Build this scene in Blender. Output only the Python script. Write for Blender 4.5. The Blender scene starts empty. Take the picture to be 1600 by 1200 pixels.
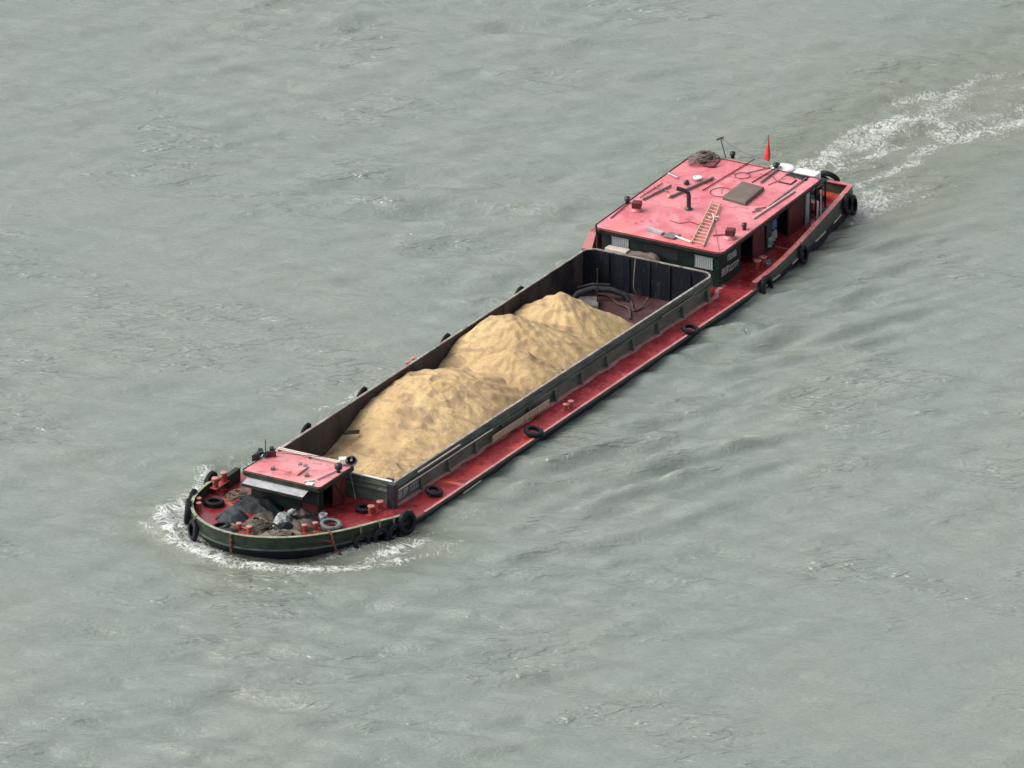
import bpy, bmesh, math, random
import numpy as np
from mathutils import Vector, Matrix, Euler
rad = math.radians
random.seed(7); RNG = np.random.RandomState(11)
C = bpy.context.scene.collection
S = bpy.context.scene

# ------------------------------------------------------------------ camera, sky, sun, exposure
EL, AZ, DIST = rad(22.43), rad(59.98), 420.0          # looking down 22 degrees from a tower 420 m away
FWD = Vector((math.sin(AZ)*math.cos(EL), math.cos(AZ)*math.cos(EL), -math.sin(EL)))
UPV = Vector((math.sin(AZ)*math.sin(EL), math.cos(AZ)*math.sin(EL), math.cos(EL)))
RGT = Vector((math.cos(AZ), -math.sin(AZ), 0))
cam_data = bpy.data.cameras.new('camera')
cam = bpy.data.objects.new('camera', cam_data); C.objects.link(cam)
m = Matrix((RGT, UPV, -FWD)).transposed().to_4x4(); m.translation = -DIST*FWD
cam.matrix_world = m
cam_data.sensor_width = 36; cam_data.lens = 283.5
cam_data.clip_start = 1; cam_data.clip_end = 30000
S.camera = cam
SUN_EL, SUN_AZ = rad(46), rad(-28)
world = bpy.data.worlds.new('World'); S.world = world; world.use_nodes = True
nt = world.node_tree; bg = nt.nodes['Background']
sky = nt.nodes.new('ShaderNodeTexSky'); sky.sky_type = 'NISHITA'; sky.sun_disc = False
sky.sun_elevation = SUN_EL; sky.sun_rotation = SUN_AZ
sky.dust_density = 4.0; sky.air_density = 1.0; sky.ozone_density = 1.0
hs = nt.nodes.new('ShaderNodeHueSaturation'); hs.inputs['Saturation'].default_value = 0.32
nt.links.new(sky.outputs[0], hs.inputs['Color']); nt.links.new(hs.outputs[0], bg.inputs['Color'])
bg.inputs['Strength'].default_value = 0.15
sd = bpy.data.lights.new('sun', 'SUN'); sd.energy = 1.9; sd.angle = rad(58); sd.color = (1, .96, .89)
sun = bpy.data.objects.new('sun', sd); C.objects.link(sun)
sdir = Vector((math.sin(SUN_AZ)*math.cos(SUN_EL), math.cos(SUN_AZ)*math.cos(SUN_EL), math.sin(SUN_EL)))
sun.rotation_euler = sdir.to_track_quat('Z', 'Y').to_euler(); sun.location = (0, 0, 60)
S.view_settings.view_transform = 'Standard'; S.view_settings.look = 'None'
S.view_settings.exposure = 0.64; S.view_settings.gamma = 1
S.cycles.max_bounces = 6; S.cycles.use_denoising = True

# ------------------------------------------------------------------ materials
def nodes(name):
    mt = bpy.data.materials.new(name); mt.use_nodes = True
    return mt, mt.node_tree, mt.node_tree.nodes['Principled BSDF']
def noise(t, scale, detail=4, rough=.6, coord=None, dist=0):
    n = t.nodes.new('ShaderNodeTexNoise'); n.inputs['Scale'].default_value = scale
    n.inputs['Detail'].default_value = detail; n.inputs['Roughness'].default_value = rough
    n.inputs['Distortion'].default_value = dist
    if coord is not None: t.links.new(coord, n.inputs['Vector'])
    return n.outputs['Fac']
def ramp(t, fac, stops):
    r = t.nodes.new('ShaderNodeValToRGB'); e = r.color_ramp.elements
    while len(e) < len(stops): e.new(.5)
    for i, (p, col) in enumerate(stops):
        e[i].position = p; e[i].color = (col if isinstance(col, tuple) else (col,)*3) + (1,)
    t.links.new(fac, r.inputs['Fac']); return r.outputs['Color']
def mix(t, fac, a, b, mode='MIX'):
    n = t.nodes.new('ShaderNodeMix'); n.data_type = 'RGBA'; n.blend_type = mode
    for sock, v in ((n.inputs[0], fac), (n.inputs[6], a), (n.inputs[7], b)):
        if isinstance(v, (int, float)): sock.default_value = v
        elif isinstance(v, tuple): sock.default_value = v + (1,)
        else: t.links.new(v, sock)
    return n.outputs[2]
def objcoord(t, scale=(1, 1, 1)):
    tc = t.nodes.new('ShaderNodeTexCoord'); mp = t.nodes.new('ShaderNodeMapping')
    mp.inputs['Scale'].default_value = scale; t.links.new(tc.outputs['Object'], mp.inputs['Vector'])
    return mp.outputs['Vector']
def bump(t, b, fac, strength=.3, dist=.02):
    n = t.nodes.new('ShaderNodeBump'); n.inputs['Strength'].default_value = strength; n.inputs['Distance'].default_value = dist
    t.links.new(fac, n.inputs['Height']); t.links.new(n.outputs[0], b.inputs['Normal']); return n
def paint(name, col, worn, rust=(.09, .035, .02), rough=.5, wear=.5, scale=1.2, rustpos=.66, metal=0, stretch=(1, 1, 1), spec=.5):
    """weathered paint: base colour, faded patches, rust spots with sharp outlines, streaks"""
    mt, t, b = nodes(name); co = objcoord(t, stretch)
    n1 = noise(t, scale, 6, .65, co, .6)
    c = mix(t, ramp(t, n1, [(wear-.12, 0.0), (wear+.16, 1.0)]), col, worn)
    n2 = noise(t, scale*3.1, 8, .7, co, .3)
    c = mix(t, ramp(t, n2, [(rustpos, 0.0), (rustpos+.05, .85)]), c, rust)
    n3 = noise(t, scale*14, 3, .5, co)
    c = mix(t, .5, c, ramp(t, n3, [(.2, .55), (.8, 1.0)]), 'MULTIPLY')
    t.links.new(c, b.inputs['Base Color'])
    rr = ramp(t, n1, [(.35, rough*.75), (.7, min(1, rough*1.3))]); t.links.new(rr, b.inputs['Roughness'])
    b.inputs['Metallic'].default_value = metal; b.inputs['Specular IOR Level'].default_value = spec
    bump(t, b, n2, .25, .015); return mt
M = {}
M['hull'] = paint('hull_paint', (.008, .011, .018), (.018, .024, .034), (.04, .022, .018), .45, .6, spec=.2)
M['strake'] = paint('strake_paint', (.03, .04, .035), (.09, .1, .08), (.07, .035, .025), .5, .55)
M['bulwark'] = paint('bulwark_green_paint', (.014, .026, .018), (.048, .062, .034), (.030, .020, .013), .55, .56, 1.3, .58, spec=.25)
M['cap_green'] = paint('cap_rail_pale_paint', (.20, .235, .15), (.34, .36, .25), (.08, .065, .045), .6, .5, 1.8, .56)
M['cap_red'] = paint('cap_rail_red_paint', (.46, .10, .10), (.56, .24, .23), (.16, .05, .04), .4, .5, 1.5, .62)
M['coaming'] = paint('coaming_green_paint', (.055, .080, .065), (.15, .165, .14), (.07, .045, .03), .45, .52, 1.4, .64, stretch=(.5, 1, 1.5))
M['rim'] = paint('rim_steel', (.14, .12, .11), (.38, .36, .32), (.08, .055, .05), .35, .5, 2)
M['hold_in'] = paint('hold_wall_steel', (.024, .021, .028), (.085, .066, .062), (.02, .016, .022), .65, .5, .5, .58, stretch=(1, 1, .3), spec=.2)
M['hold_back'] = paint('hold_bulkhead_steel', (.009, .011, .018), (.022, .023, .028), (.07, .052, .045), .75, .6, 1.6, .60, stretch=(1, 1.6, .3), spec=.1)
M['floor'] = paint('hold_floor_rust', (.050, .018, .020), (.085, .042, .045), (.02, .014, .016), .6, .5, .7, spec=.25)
M['wood'] = paint('weathered_board', (.36, .27, .19), (.48, .38, .28), (.2, .13, .08), .8, .5, 3, .7, stretch=(.4, 3, 3))
M['wallgreen'] = paint('house_green_paint', (.010, .020, .018), (.022, .034, .030), (.035, .02, .015), .5, .55, spec=.2)
M['maroon'] = paint('maroon_door_paint', (.085, .018, .02), (.13, .035, .035), (.04, .015, .015), .5, .5, spec=.2)
M['dark'] = paint('dark_opening', (.006, .008, .012), (.012, .013, .02), (.01, .01, .01), .6, .5)
M['white'] = paint('white_paint', (.72, .72, .70), (.82, .82, .80), (.4, .34, .3), .4, .5, 3, .72)
M['curtain'] = paint('window_curtain', (.36, .38, .39), (.5, .52, .53), (.25, .25, .25), .6, .5, 4, .75, stretch=(1, 6, .6))
M['grey'] = paint('grey_sheet_metal', (.26, .27, .29), (.42, .42, .43), (.16, .13, .12), .4, .5, 2, .7)
M['steel'] = paint('pipe_steel', (.12, .10, .10), (.24, .2, .19), (.09, .05, .04), .4, .5, 3)
M['pale'] = paint('pale_pole', (.5, .42, .36), (.62, .55, .48), (.25, .16, .12), .5, .5, 3)
M['ladder'] = paint('bamboo_ladder', (.36, .24, .16), (.48, .35, .25), (.20, .10, .07), .6, .5, 5)
M['rubber'] = paint('tyre_rubber', (.009, .010, .014), (.018, .02, .026), (.03, .028, .026), .7, .55, 4, spec=.2)
M['rubber_grey'] = paint('dusty_tyre_rubber', (.07, .085, .085), (.15, .17, .16), (.05, .05, .05), .8, .5, 4)
M['bollard'] = paint('bollard_red_paint', (.24, .03, .025), (.36, .08, .07), (.07, .025, .02), .4, .5, 3)
M['bollard_top'] = paint('bollard_lid_paint', (.38, .13, .11), (.48, .22, .19), (.3, .1, .08), .4, .5, 4)
M['tarp'] = paint('black_tarpaulin', (.006, .010, .012), (.018, .026, .027), (.012, .012, .012), .6, .55, 1.5, spec=.15)
M['tarp_grey'] = paint('grey_tarpaulin', (.025, .033, .037), (.05, .06, .065), (.02, .02, .02), .6, .5, 2, spec=.15)
M['net'] = paint('brown_netting', (.035, .025, .018), (.09, .065, .04), (.02, .015, .012), .9, .5, 7)
M['rope'] = paint('old_rope', (.10, .085, .065), (.2, .17, .13), (.05, .04, .03), .9, .5, 6)
M['chain'] = paint('rusty_chain', (.10, .03, .02), (.17, .06, .04), (.04, .02, .015), .7, .5, 6)
M['brown'] = paint('brown_cover', (.10, .075, .06), (.15, .115, .095), (.06, .05, .04), .75, .5, 1.5)
M['blackpipe'] = paint('black_pipe', (.012, .014, .022), (.03, .032, .04), (.05, .03, .02), .4, .5, 3)
M['flag'] = paint('red_flag_cloth', (.55, .02, .03), (.62, .05, .05), (.4, .01, .02), .8, .5, 2, .8)
M['rag'] = paint('pale_rag', (.10, .115, .12), (.36, .38, .37), (.05, .055, .06), .9, .5, 4, .62)
M['blue'] = paint('blue_cloth', (.05, .09, .22), (.1, .15, .3), (.03, .05, .12), .9, .5, 4)
M['brass'] = paint('brass', (.45, .33, .08), (.55, .42, .15), (.2, .12, .05), .4, .5, 4, metal=.4)
M['text'] = paint('white_lettering', (.30, .30, .31), (.42, .41, .42), (.10, .08, .08), .6, .5, 6, .6)
M['text_red'] = paint('faded_lettering', (.34, .27, .28), (.46, .40, .42), (.2, .05, .06), .6, .5, 3, .6)

def deck_mat(name, base, faded, orange, pale, sc, rough, pos, grime=(.12, .03, .03)):
    mt, t, b = nodes(name); co = objcoord(t)
    big = noise(t, sc, 5, .6, co, 1.2)
    c = mix(t, ramp(t, big, [(.40, 0.0), (.62, 1.0)]), base, faded)
    o = noise(t, sc*.55, 3, .5, objcoord(t, (1, 1.4, 1)), .8)
    c = mix(t, ramp(t, o, [(pos, 0.0), (pos+.14, .8)]), c, orange)
    n2 = noise(t, sc*5, 8, .72, objcoord(t, (.7, 1.6, 1)), 1.5)
    c = mix(t, ramp(t, n2, [(.58, 0.0), (.68, .65)]), c, pale)
    n5 = noise(t, 1, 4, .6, objcoord(t, (1.3, .22, 1)), 1.0)
    c = mix(t, ramp(t, n5, [(.64, 0.0), (.68, .5)]), c, pale)
    n3 = noise(t, sc*2.6, 7, .7, objcoord(t, (1.0, .8, 1)), 1.0)
    c = mix(t, ramp(t, n3, [(.32, .85), (.46, 0.0)]), c, grime)
    n4 = noise(t, 22, 2, .5, co)
    c = mix(t, .4, c, ramp(t, n4, [(.25, .65), (.75, 1.0)]), 'MULTIPLY')
    t.links.new(c, b.inputs['Base Color'])
    t.links.new(ramp(t, n3, [(.35, rough*.6), (.65, rough*1.3)]), b.inputs['Roughness'])
    bump(t, b, n2, .2, .02); return mt
M['deck'] = deck_mat('deck_red_paint', (.19, .012, .018), (.28, .030, .036), (.46, .06, .028), (.52, .22, .22), .55, .26, .55, (.07, .02, .025))
M['roof'] = deck_mat('roof_faded_paint', (.50, .115, .135), (.60, .215, .24), (.64, .17, .15), (.66, .38, .40), .42, .42, .58, (.32, .06, .075))
M['wroof'] = deck_mat('wheelhouse_roof_paint', (.56, .17, .18), (.56, .28, .30), (.62, .25, .22), (.44, .34, .37), .6, .42, .55, (.34, .09, .09))

def sand_mat():
    mt, t, b = nodes('dry_sand'); co = objcoord(t)
    big = noise(t, .35, 4, .6, co, .8); mid = noise(t, 2.2, 9, .68, objcoord(t, (1.4, .7, 1.4)), .35); fine = noise(t, 11, 7, .8, co)
    c = mix(t, ramp(t, big, [(.38, 0.0), (.62, 1.0)]), (.43, .295, .155), (.55, .40, .205))
    c = mix(t, ramp(t, mid, [(.50, 0.0), (.66, .6)]), c, (.36, .255, .17))
    c = mix(t, ramp(t, fine, [(.53, 0.0), (.62, .75)]), c, (.26, .20, .13))
    c = mix(t, ramp(t, noise(t, 4.2, 5, .7, co, .5), [(.60, 0.0), (.70, .5)]), c, (.66, .48, .24))
    c = mix(t, ramp(t, noise(t, .8, 5, .65, objcoord(t, (1, .6, 1)), 1.5), [(.50, 0.0), (.62, .65)]), c, (.25, .18, .125))
    t.links.new(c, b.inputs['Base Color']); b.inputs['Roughness'].default_value = .95
    b.inputs['Specular IOR Level'].default_value = .1
    n = bump(t, b, fine, .9, .07); n2 = t.nodes.new('ShaderNodeBump'); n2.inputs['Strength'].default_value = .6; n2.inputs['Distance'].default_value = .12
    t.links.new(mid, n2.inputs['Height']); t.links.new(n2.outputs[0], n.inputs['Normal']); return mt
M['sand'] = sand_mat()

# ------------------------------------------------------------------ mesh helpers
LOC = {}
class MB:
    def __init__(s): s.v = []; s.f = []; s.m = []; s.sm = []; s.cur = 0
    def add(s, vs, fs, smooth=False):
        o = len(s.v); s.v += [tuple(v) for v in vs]; s.f += [tuple(i+o for i in f) for f in fs]
        s.m += [s.cur]*len(fs); s.sm += [smooth]*len(fs); return s
    def mat(s, i): s.cur = i; return s
    def box(s, c, d, rot=None, bev=0):
        c = Vector(c); hx, hy, hz = d[0]/2, d[1]/2, d[2]/2
        R = Euler(rot).to_matrix() if rot else Matrix.Identity(3)
        if bev:
            bm = bmesh.new(); bmesh.ops.create_cube(bm, size=1); bmesh.ops.scale(bm, vec=d, verts=bm.verts)
            bmesh.ops.bevel(bm, geom=bm.edges[:], offset=bev, segments=2, affect='EDGES', profile=.5)
            vs = [R @ v.co + c for v in bm.verts]; bm.verts.index_update(); fs = [[v.index for v in f.verts] for f in bm.faces]; bm.free()
            return s.add(vs, fs)
        vs = [R @ Vector((x*hx, y*hy, z*hz)) + c for x in (-1, 1) for y in (-1, 1) for z in (-1, 1)]
        return s.add(vs, [(0, 1, 3, 2), (4, 6, 7, 5), (0, 4, 5, 1), (2, 3, 7, 6), (0, 2, 6, 4), (1, 5, 7, 3)])
    def b2(s, x0, x1, y0, y1, z0, z1): return s.box(((x0+x1)/2, (y0+y1)/2, (z0+z1)/2), (abs(x1-x0), abs(y1-y0), abs(z1-z0)))
    def beam(s, p0, p1, w, h, up=(0, 0, 1)):
        p0, p1 = Vector(p0), Vector(p1); d = (p1-p0).normalized(); up = Vector(up)
        if abs(d.dot(up)) > .98: up = Vector((1, 0, 0))
        sd_ = d.cross(up).normalized(); u = sd_.cross(d).normalized()
        vs = [p + sd_*a*w/2 + u*b*h/2 for p in (p0, p1) for a, b in ((-1, -1), (1, -1), (1, 1), (-1, 1))]
        return s.add(vs, [(0, 3, 2, 1), (4, 5, 6, 7), (0, 1, 5, 4), (1, 2, 6, 5), (2, 3, 7, 6), (3, 0, 4, 7)])
    def tube(s, pts, r, n=8, closed=False, caps=True):
        pts = [Vector(p) for p in pts]; N = len(pts); rr = r if isinstance(r, (list, tuple)) else [r]*N
        vs = []; prev = None
        for i, p in enumerate(pts):
            if closed: d = pts[(i+1) % N]-pts[i-1]
            else: d = pts[min(i+1, N-1)]-pts[max(i-1, 0)]
            d.normalize(); a = prev if prev is not None else (Vector((0, 0, 1)) if abs(d.z) < .9 else Vector((1, 0, 0)))
            x = (a - d*a.dot(d)).normalized(); prev = x; y = d.cross(x)
            vs += [p + (x*math.cos(2*math.pi*k/n)+y*math.sin(2*math.pi*k/n))*rr[i] for k in range(n)]
        fs = [(i*n+k, i*n+(k+1) % n, ((i+1) % N)*n+(k+1) % n, ((i+1) % N)*n+k) for i in range(N if closed else N-1) for k in range(n)]
        s.add(vs, fs, True)
        if caps and not closed: s.add(vs[:n], [tuple(range(n))[::-1]]); s.add(vs[-n:], [tuple(range(n))])
        return s
    def lathe(s, prof, n=20, c=(0, 0, 0), rot=None, closed=False):
        c = Vector(c); R = Euler(rot).to_matrix() if rot else Matrix.Identity(3); P = len(prof)
        vs = [R @ Vector((r*math.cos(2*math.pi*k/n), r*math.sin(2*math.pi*k/n), z)) + c for r, z in prof for k in range(n)]
        fs = [(i*n+k, i*n+(k+1) % n, ((i+1) % P)*n+(k+1) % n, ((i+1) % P)*n+k) for i in range(P if closed else P-1) for k in range(n)]
        return s.add(vs, fs, True)
    def prism(s, poly, z0, z1):
        n = len(poly)
        zz0 = z0 if callable(z0) else (lambda x: z0); zz1 = z1 if callable(z1) else (lambda x: z1)
        vs = [(x, y, zz0(x)) for x, y in poly]+[(x, y, zz1(x)) for x, y in poly]
        return s.add(vs, [tuple(range(n))[::-1], tuple(range(n, 2*n))]+[(i, (i+1) % n, n+(i+1) % n, n+i) for i in range(n)])
    def wall(s, path, z0, z1, th, closed=False):
        """upright plate of thickness th (to the left of the path) along a plan path; z0, z1 numbers or functions of x"""
        P = [Vector((p[0], p[1], 0)) for p in path]; N = len(P); q = []
        for i in range(N):
            a = P[i-1] if (closed or i > 0) else P[i]; b = P[(i+1) % N] if (closed or i < N-1) else P[i]
            d = (b-a).normalized(); q.append(P[i]+Vector((-d.y, d.x, 0))*th)
        f0 = z0 if callable(z0) else (lambda x: z0); f1 = z1 if callable(z1) else (lambda x: z1)
        vs = []
        for i in range(N):
            vs += [(P[i].x, P[i].y, f0(P[i].x)), (P[i].x, P[i].y, f1(P[i].x)), (q[i].x, q[i].y, f1(P[i].x)), (q[i].x, q[i].y, f0(P[i].x))]
        fs = []
        for i in range(N if closed else N-1):
            j = (i+1) % N
            for k in range(4): fs.append((4*i+k, 4*j+k, 4*j+(k+1) % 4, 4*i+(k+1) % 4))
        if not closed: fs += [(0, 1, 2, 3), (4*N-1, 4*N-2, 4*N-3, 4*N-4)]
        return s.add(vs, fs)
    def build(s, name, mats, parent=None):
        off = Vector(LOC.get(parent.name, (0, 0, 0))) if parent else Vector((0, 0, 0))
        me = bpy.data.meshes.new(name); me.from_pydata([tuple(Vector(v)-off) for v in s.v], [], s.f)
        for mm in (mats if isinstance(mats, (list, tuple)) else [mats]): me.materials.append(M[mm] if isinstance(mm, str) else mm)
        me.polygons.foreach_set('material_index', s.m); me.polygons.foreach_set('use_smooth', s.sm)
        bm = bmesh.new(); bm.from_mesh(me); bmesh.ops.recalc_face_normals(bm, faces=bm.faces); bm.to_mesh(me); bm.free()
        o = bpy.data.objects.new(name, me); C.objects.link(o)
        if parent: o.parent = parent
        LOC[o.name] = tuple(off); return o
def tag(o, label, cat, group=None, kind=None):
    o['label'] = label; o['category'] = cat
    if group: o['group'] = group
    if kind: o['kind'] = kind
    return o
def thing(name, loc, label, cat, group=None):
    o = bpy.data.objects.new(name, None); C.objects.link(o); o.location = loc; LOC[o.name] = tuple(loc)
    return tag(o, label, cat, group)
def dup(root, loc, rot=None, label=None):
    r = root.copy(); C.objects.link(r); r.location = loc
    if rot is not None: r.rotation_euler = rot
    if label: r['label'] = label
    for ch in list(root.children):
        k = ch.copy(); C.objects.link(k); k.parent = r
        for g in list(ch.children):
            q = g.copy(); C.objects.link(q); q.parent = k
    return r
def arc(c, r, a0, a1, n=16, z=0, sy=1):
    return [(c[0]+r*math.cos(rad(a0+(a1-a0)*i/n)), c[1]+r*sy*math.sin(rad(a0+(a1-a0)*i/n)), (c[2] if len(c) > 2 else 0)+z) for i in range(n+1)]
def up(p, dz): return (p[0], p[1], p[2]+dz)

# ------------------------------------------------------------------ hull lines
def sm(u): u = max(0., min(1., u)); return u*u*(3-2*u)
XB, XS = -26.4, 30.6
def half(x):
    if x < -17: u = min(1, (-17-x)/9.4); return 5.3*max(0, 1-u**2.6)**.5
    if x > 17: return 5.3-1.2*((x-17)/13.6)**2
    return 5.3
def cen(x): return (.1 if x > -17 else .1+.72*sm((-17-x)/8.5)) + (.12*sm((x-17)/13) if x > 17 else 0)
def yn(x): return cen(x)-half(x)
def yf(x): return cen(x)+half(x)
def deckz(x): return .45+(.25*min(1, max(0, (-17-x)/9))**1.5)+(.55*max(0, (x-16)/15))
def roofz(x): return 2.6+.044*(x-15.85)
bow = [XB+9.4*(1-math.cos(i/26*math.pi/2)) for i in range(27)]          # dense at the stem
mid = [-17+34*i/24 for i in range(1, 25)]; aft = [17+13.6*i/12 for i in range(1, 13)]
XX = bow+mid+aft
def outline(inset=0, x0=None, x1=None, bowin=0):
    near = []; far = []
    for x in XX:
        h = max(0, half(x)-inset); xx = x+bowin*(sm((-17-x)/9.4)) - (inset if x >= XS else 0)
        near.append((xx, cen(x)-h)); far.append((xx, cen(x)+h))
    return near[::-1]+far[1:]                                        # stern near -> bow -> stern far
barge = thing('sand_barge', (2, 0, 0), 'long low river barge with red decks, open green hold and red roofed deckhouse', 'barge')
def side_stack(levels):
    """levels: list of (inset, bowin, z function)"""
    vs = []; n = None
    for ins, bi, zf in levels:
        o = outline(ins, bowin=bi); n = len(o); xs_ = outline(0)
        vs += [(p[0], p[1], zf(q[0])) for p, q in zip(o, xs_)]
    fs = [(l*n+i, l*n+i+1, (l+1)*n+i+1, (l+1)*n+i) for l in range(len(levels)-1) for i in range(n-1)]
    fs += [(l*n+n-1, l*n, (l+1)*n, (l+1)*n+n-1) for l in range(len(levels)-1)]
    return vs, fs
vs, fs = side_stack([(1.2, 2.4, lambda x: -1.6), (.25, .9, lambda x: -.5), (.06, .38, lambda x: .05), (0, .05, lambda x: deckz(x)-.16), (0, 0, lambda x: deckz(x)-.01)])
n0 = len(outline())
h = MB().add(vs, fs, True); h.add([vs[i] for i in range(n0)], [tuple(range(n0))])
h.build('hull', 'hull', barge)
vs, fs = side_stack([(-.005, 0, lambda x: deckz(x)-.15), (-.06, -.06, lambda x: deckz(x)-.13), (-.06, -.06, lambda x: deckz(x)-.02), (-.0, 0, lambda x: deckz(x)-.005)])
MB().add(vs, fs).build('rubbing_strake', 'strake', barge)

# deck plating with the hold cut out
HX0, HX1 = -17.75, 15.25
def hn(x): return -3.42-.3*(x-HX0)/(HX1-HX0)                             # hold side walls, outer faces
def hf(x): return 3.86+.22*(x-HX0)/(HX1-HX0)
d = MB()
def strip(xs_, fa, fb, dz=0):
    vs = []
    for x in xs_: vs += [(x, fa(x), deckz(x)+dz), (x, fb(x), deckz(x)+dz)]
    d.add(vs, [(2*i, 2*i+2, 2*i+3, 2*i+1) for i in range(len(xs_)-1)])
strip([x for x in XX if x < HX0]+[HX0+.1], yn, yf)
xm = [HX0+.1]+[x for x in XX if HX0+.1 < x < HX1-.9]+[HX1-.9]
strip(xm, yn, lambda x: hn(x)+.05); strip(xm, lambda x: hf(x)-.05, yf)
def cq(x): return .75-math.sqrt(max(0, .75**2-max(0, x-HX1+.75)**2))+.03
xc = [HX1-.9, HX1-.75, HX1-.6, HX1-.45, HX1-.3, HX1-.2, HX1-.1]
strip(xc, yn, lambda x: hn(HX1)+cq(x)); strip(xc, lambda x: hf(HX1)-cq(x), yf)
strip([HX1-.1]+[x for x in XX if x > HX1], yn, yf)
dk = d.build('deck', 'deck', barge)
M['toe'] = paint('worn_pink_edge_paint', (.42, .15, .14), (.50, .27, .26), (.2, .07, .06), .45, .5, 2.2, .64)
for sgn, fo_, fi_ in ((-1, yn, lambda x: hn(x) if x < HX1 else -3.38), (1, yf, lambda x: hf(x) if x < HX1 else 3.8)):
    xs2 = [-17.7+k*.8 for k in range(44)]
    q = MB(); vs = []
    for x in xs2:
        wv = .05*math.sin(x*2.3)+.04*math.sin(x*5.1)
        y0 = fi_(x); vs += [(x, y0+sgn*.01, deckz(x)+.035), (x, y0+sgn*(.26+wv), deckz(x)+.006)]
    q.add(vs, [(2*i, 2*i+2, 2*i+3, 2*i+1) for i in range(len(xs2)-1)]); q.build('deck_toe_strip', 'toe', dk)
    q = MB(); vs = []
    for x in xs2:
        y0 = fo_(x); vs += [(x, y0-sgn*.13, deckz(x)+.004), (x, y0-sgn*.10, deckz(x)+.03), (x, y0+sgn*.055, deckz(x)+.03)]
    q.add(vs, [(3*i+k, 3*i+3+k, 3*i+4+k, 3*i+1+k) for i in range(len(xs2)-1) for k in (0, 1)]); q.build('deck_edge_strip', 'toe', dk)

# hold: one closed wall with rounded after corners, floor and rim
def hold_path(off=0):
    n = []
    n.append((HX0-off, hn(HX0)-off)); 
    for x in (-10, -2, 6): n.append((x, hn(x)-off))
    r = .75
    n += [(a, b) for a, b, _ in arc((HX1-r, hn(HX1)+r), r+off, -90, 0, 8)]
    n += [(a, b) for a, b, _ in arc((HX1-r, hf(HX1)-r), r+off, 0, 90, 8)]
    for x in (6, -2, -10): n.append((x, hf(x)+off))
    n.append((HX0-off, hf(HX0)+off)); return n
RIM = 1.65
hw = MB(); path = hold_path(0); N = len(path)
def ring(off, z): return [(p[0], p[1], z) for p in hold_path(off)]
def bridge(mb, a, b, smooth=False):
    n = len(a); mb.add(a+b, [(i, (i+1) % n, n+(i+1) % n, n+i) for i in range(n)], smooth)
o_ = MB(); bridge(o_, ring(0, .30), ring(0, RIM)); bridge(o_, ring(-.10, RIM), ring(0, RIM))
coam = o_.build('hold_coaming', 'coaming', barge)
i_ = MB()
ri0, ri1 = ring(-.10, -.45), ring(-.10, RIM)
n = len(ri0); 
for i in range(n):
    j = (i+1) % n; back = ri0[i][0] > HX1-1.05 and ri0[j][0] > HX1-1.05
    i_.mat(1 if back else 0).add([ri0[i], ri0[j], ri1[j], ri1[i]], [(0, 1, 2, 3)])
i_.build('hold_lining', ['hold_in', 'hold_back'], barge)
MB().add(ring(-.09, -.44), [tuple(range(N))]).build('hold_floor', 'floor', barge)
r_ = MB(); bridge(r_, ring(-.10, RIM+.05), ring(.02, RIM+.05)); bridge(r_, ring(.02, RIM+.003), ring(.02, RIM+.05)); bridge(r_, ring(-.10, RIM+.003), ring(-.10, RIM+.05))
r_.build('rim_rail', 'rim', coam)
# stringer along the outside of the coaming and the upright brackets below it
for nm, z0, z1, off in (('stringer', 1.16, 1.24, .13), ('stringer', 1.42, 1.47, .07)):
    s_ = MB()
    bridge(s_, ring(.004, z1), ring(off, z1)); bridge(s_, ring(off, z0), ring(off, z1)); bridge(s_, ring(.004, z0), ring(off, z0)); s_.build(nm, 'coaming', coam)
for k in range(12):
    x = -15.3+2.68*k
    for sgn, fy in ((-1, hn), (1, hf)):
        y = fy(x); b = MB()
        b.add([(x+a, y+sgn*.003, z) for a in (-.05, .05) for z in (.43, 1.155)]+[(x+a, y+sgn*.13, 1.155) for a in (-.05, .05)]+[(x+a, y+sgn*.24, .43) for a in (-.05, .05)],
              [(0, 1, 4, 6), (2, 7, 5, 3), (1, 3, 5, 4), (4, 5, 7, 6), (0, 6, 7, 2)])
        b.build('bracket', 'coaming', coam)
# inside stiffeners
for k in range(6):
    x = 4+1.9*k
    MB().beam((x, hf(x)-.11, -.43), (x, hf(x)-.11, RIM-.06), .09, .035, (0, 1, 0)).build('stiffener', 'hold_in', coam)
for k in range(5):
    y = -2.3+1.25*k
    MB().b2(HX1-.17, HX1-.101, y, y+.05, -.43, RIM-.06).build('stiffener', 'hold_back', coam)
# registration lettering on the coaming and the house
def text(body, size, loc, rot, mt, name='lettering', parent=None, ext=.006, sx=1):
    cu = bpy.data.curves.new(name, 'FONT'); cu.body = body; cu.size = size; cu.extrude = ext; cu.align_x = 'LEFT'; cu.offset = size*.022
    o = bpy.data.objects.new(name, cu); C.objects.link(o); cu.materials.append(M[mt])
    dg = bpy.context.evaluated_depsgraph_get(); me = bpy.data.meshes.new_from_object(o.evaluated_get(dg))
    C.objects.unlink(o); bpy.data.objects.remove(o)
    q = bpy.data.objects.new(name, me); C.objects.link(q); q.parent = parent
    base = Vector(LOC.get(parent.name, (0, 0, 0))); q.location = Vector(loc)-base; q.rotation_euler = rot; q.scale = (sx, 1, 1); return q
text('浙货 1222', .52, (-17.45, -3.445, .66), (rad(90), 0, rad(-.5)), 'text', parent=coam)

# ------------------------------------------------------------------ bulwarks
def seg(x_lo, x_hi, ins, near=True, far=True):
    near_p = [(x, yn(x)+(ins if True else 0)) for x in XX if x_lo <= x <= x_hi]
    return near_p
def capz_bow(x): return deckz(x)+.56-.16*sm((x+21.5)/2.5)
bx = [x for x in XX if x <= -19.2]
bp = [(x, yn(x)) for x in bx][::-1]+[(x, yf(x)) for x in bx][1:]
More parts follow.
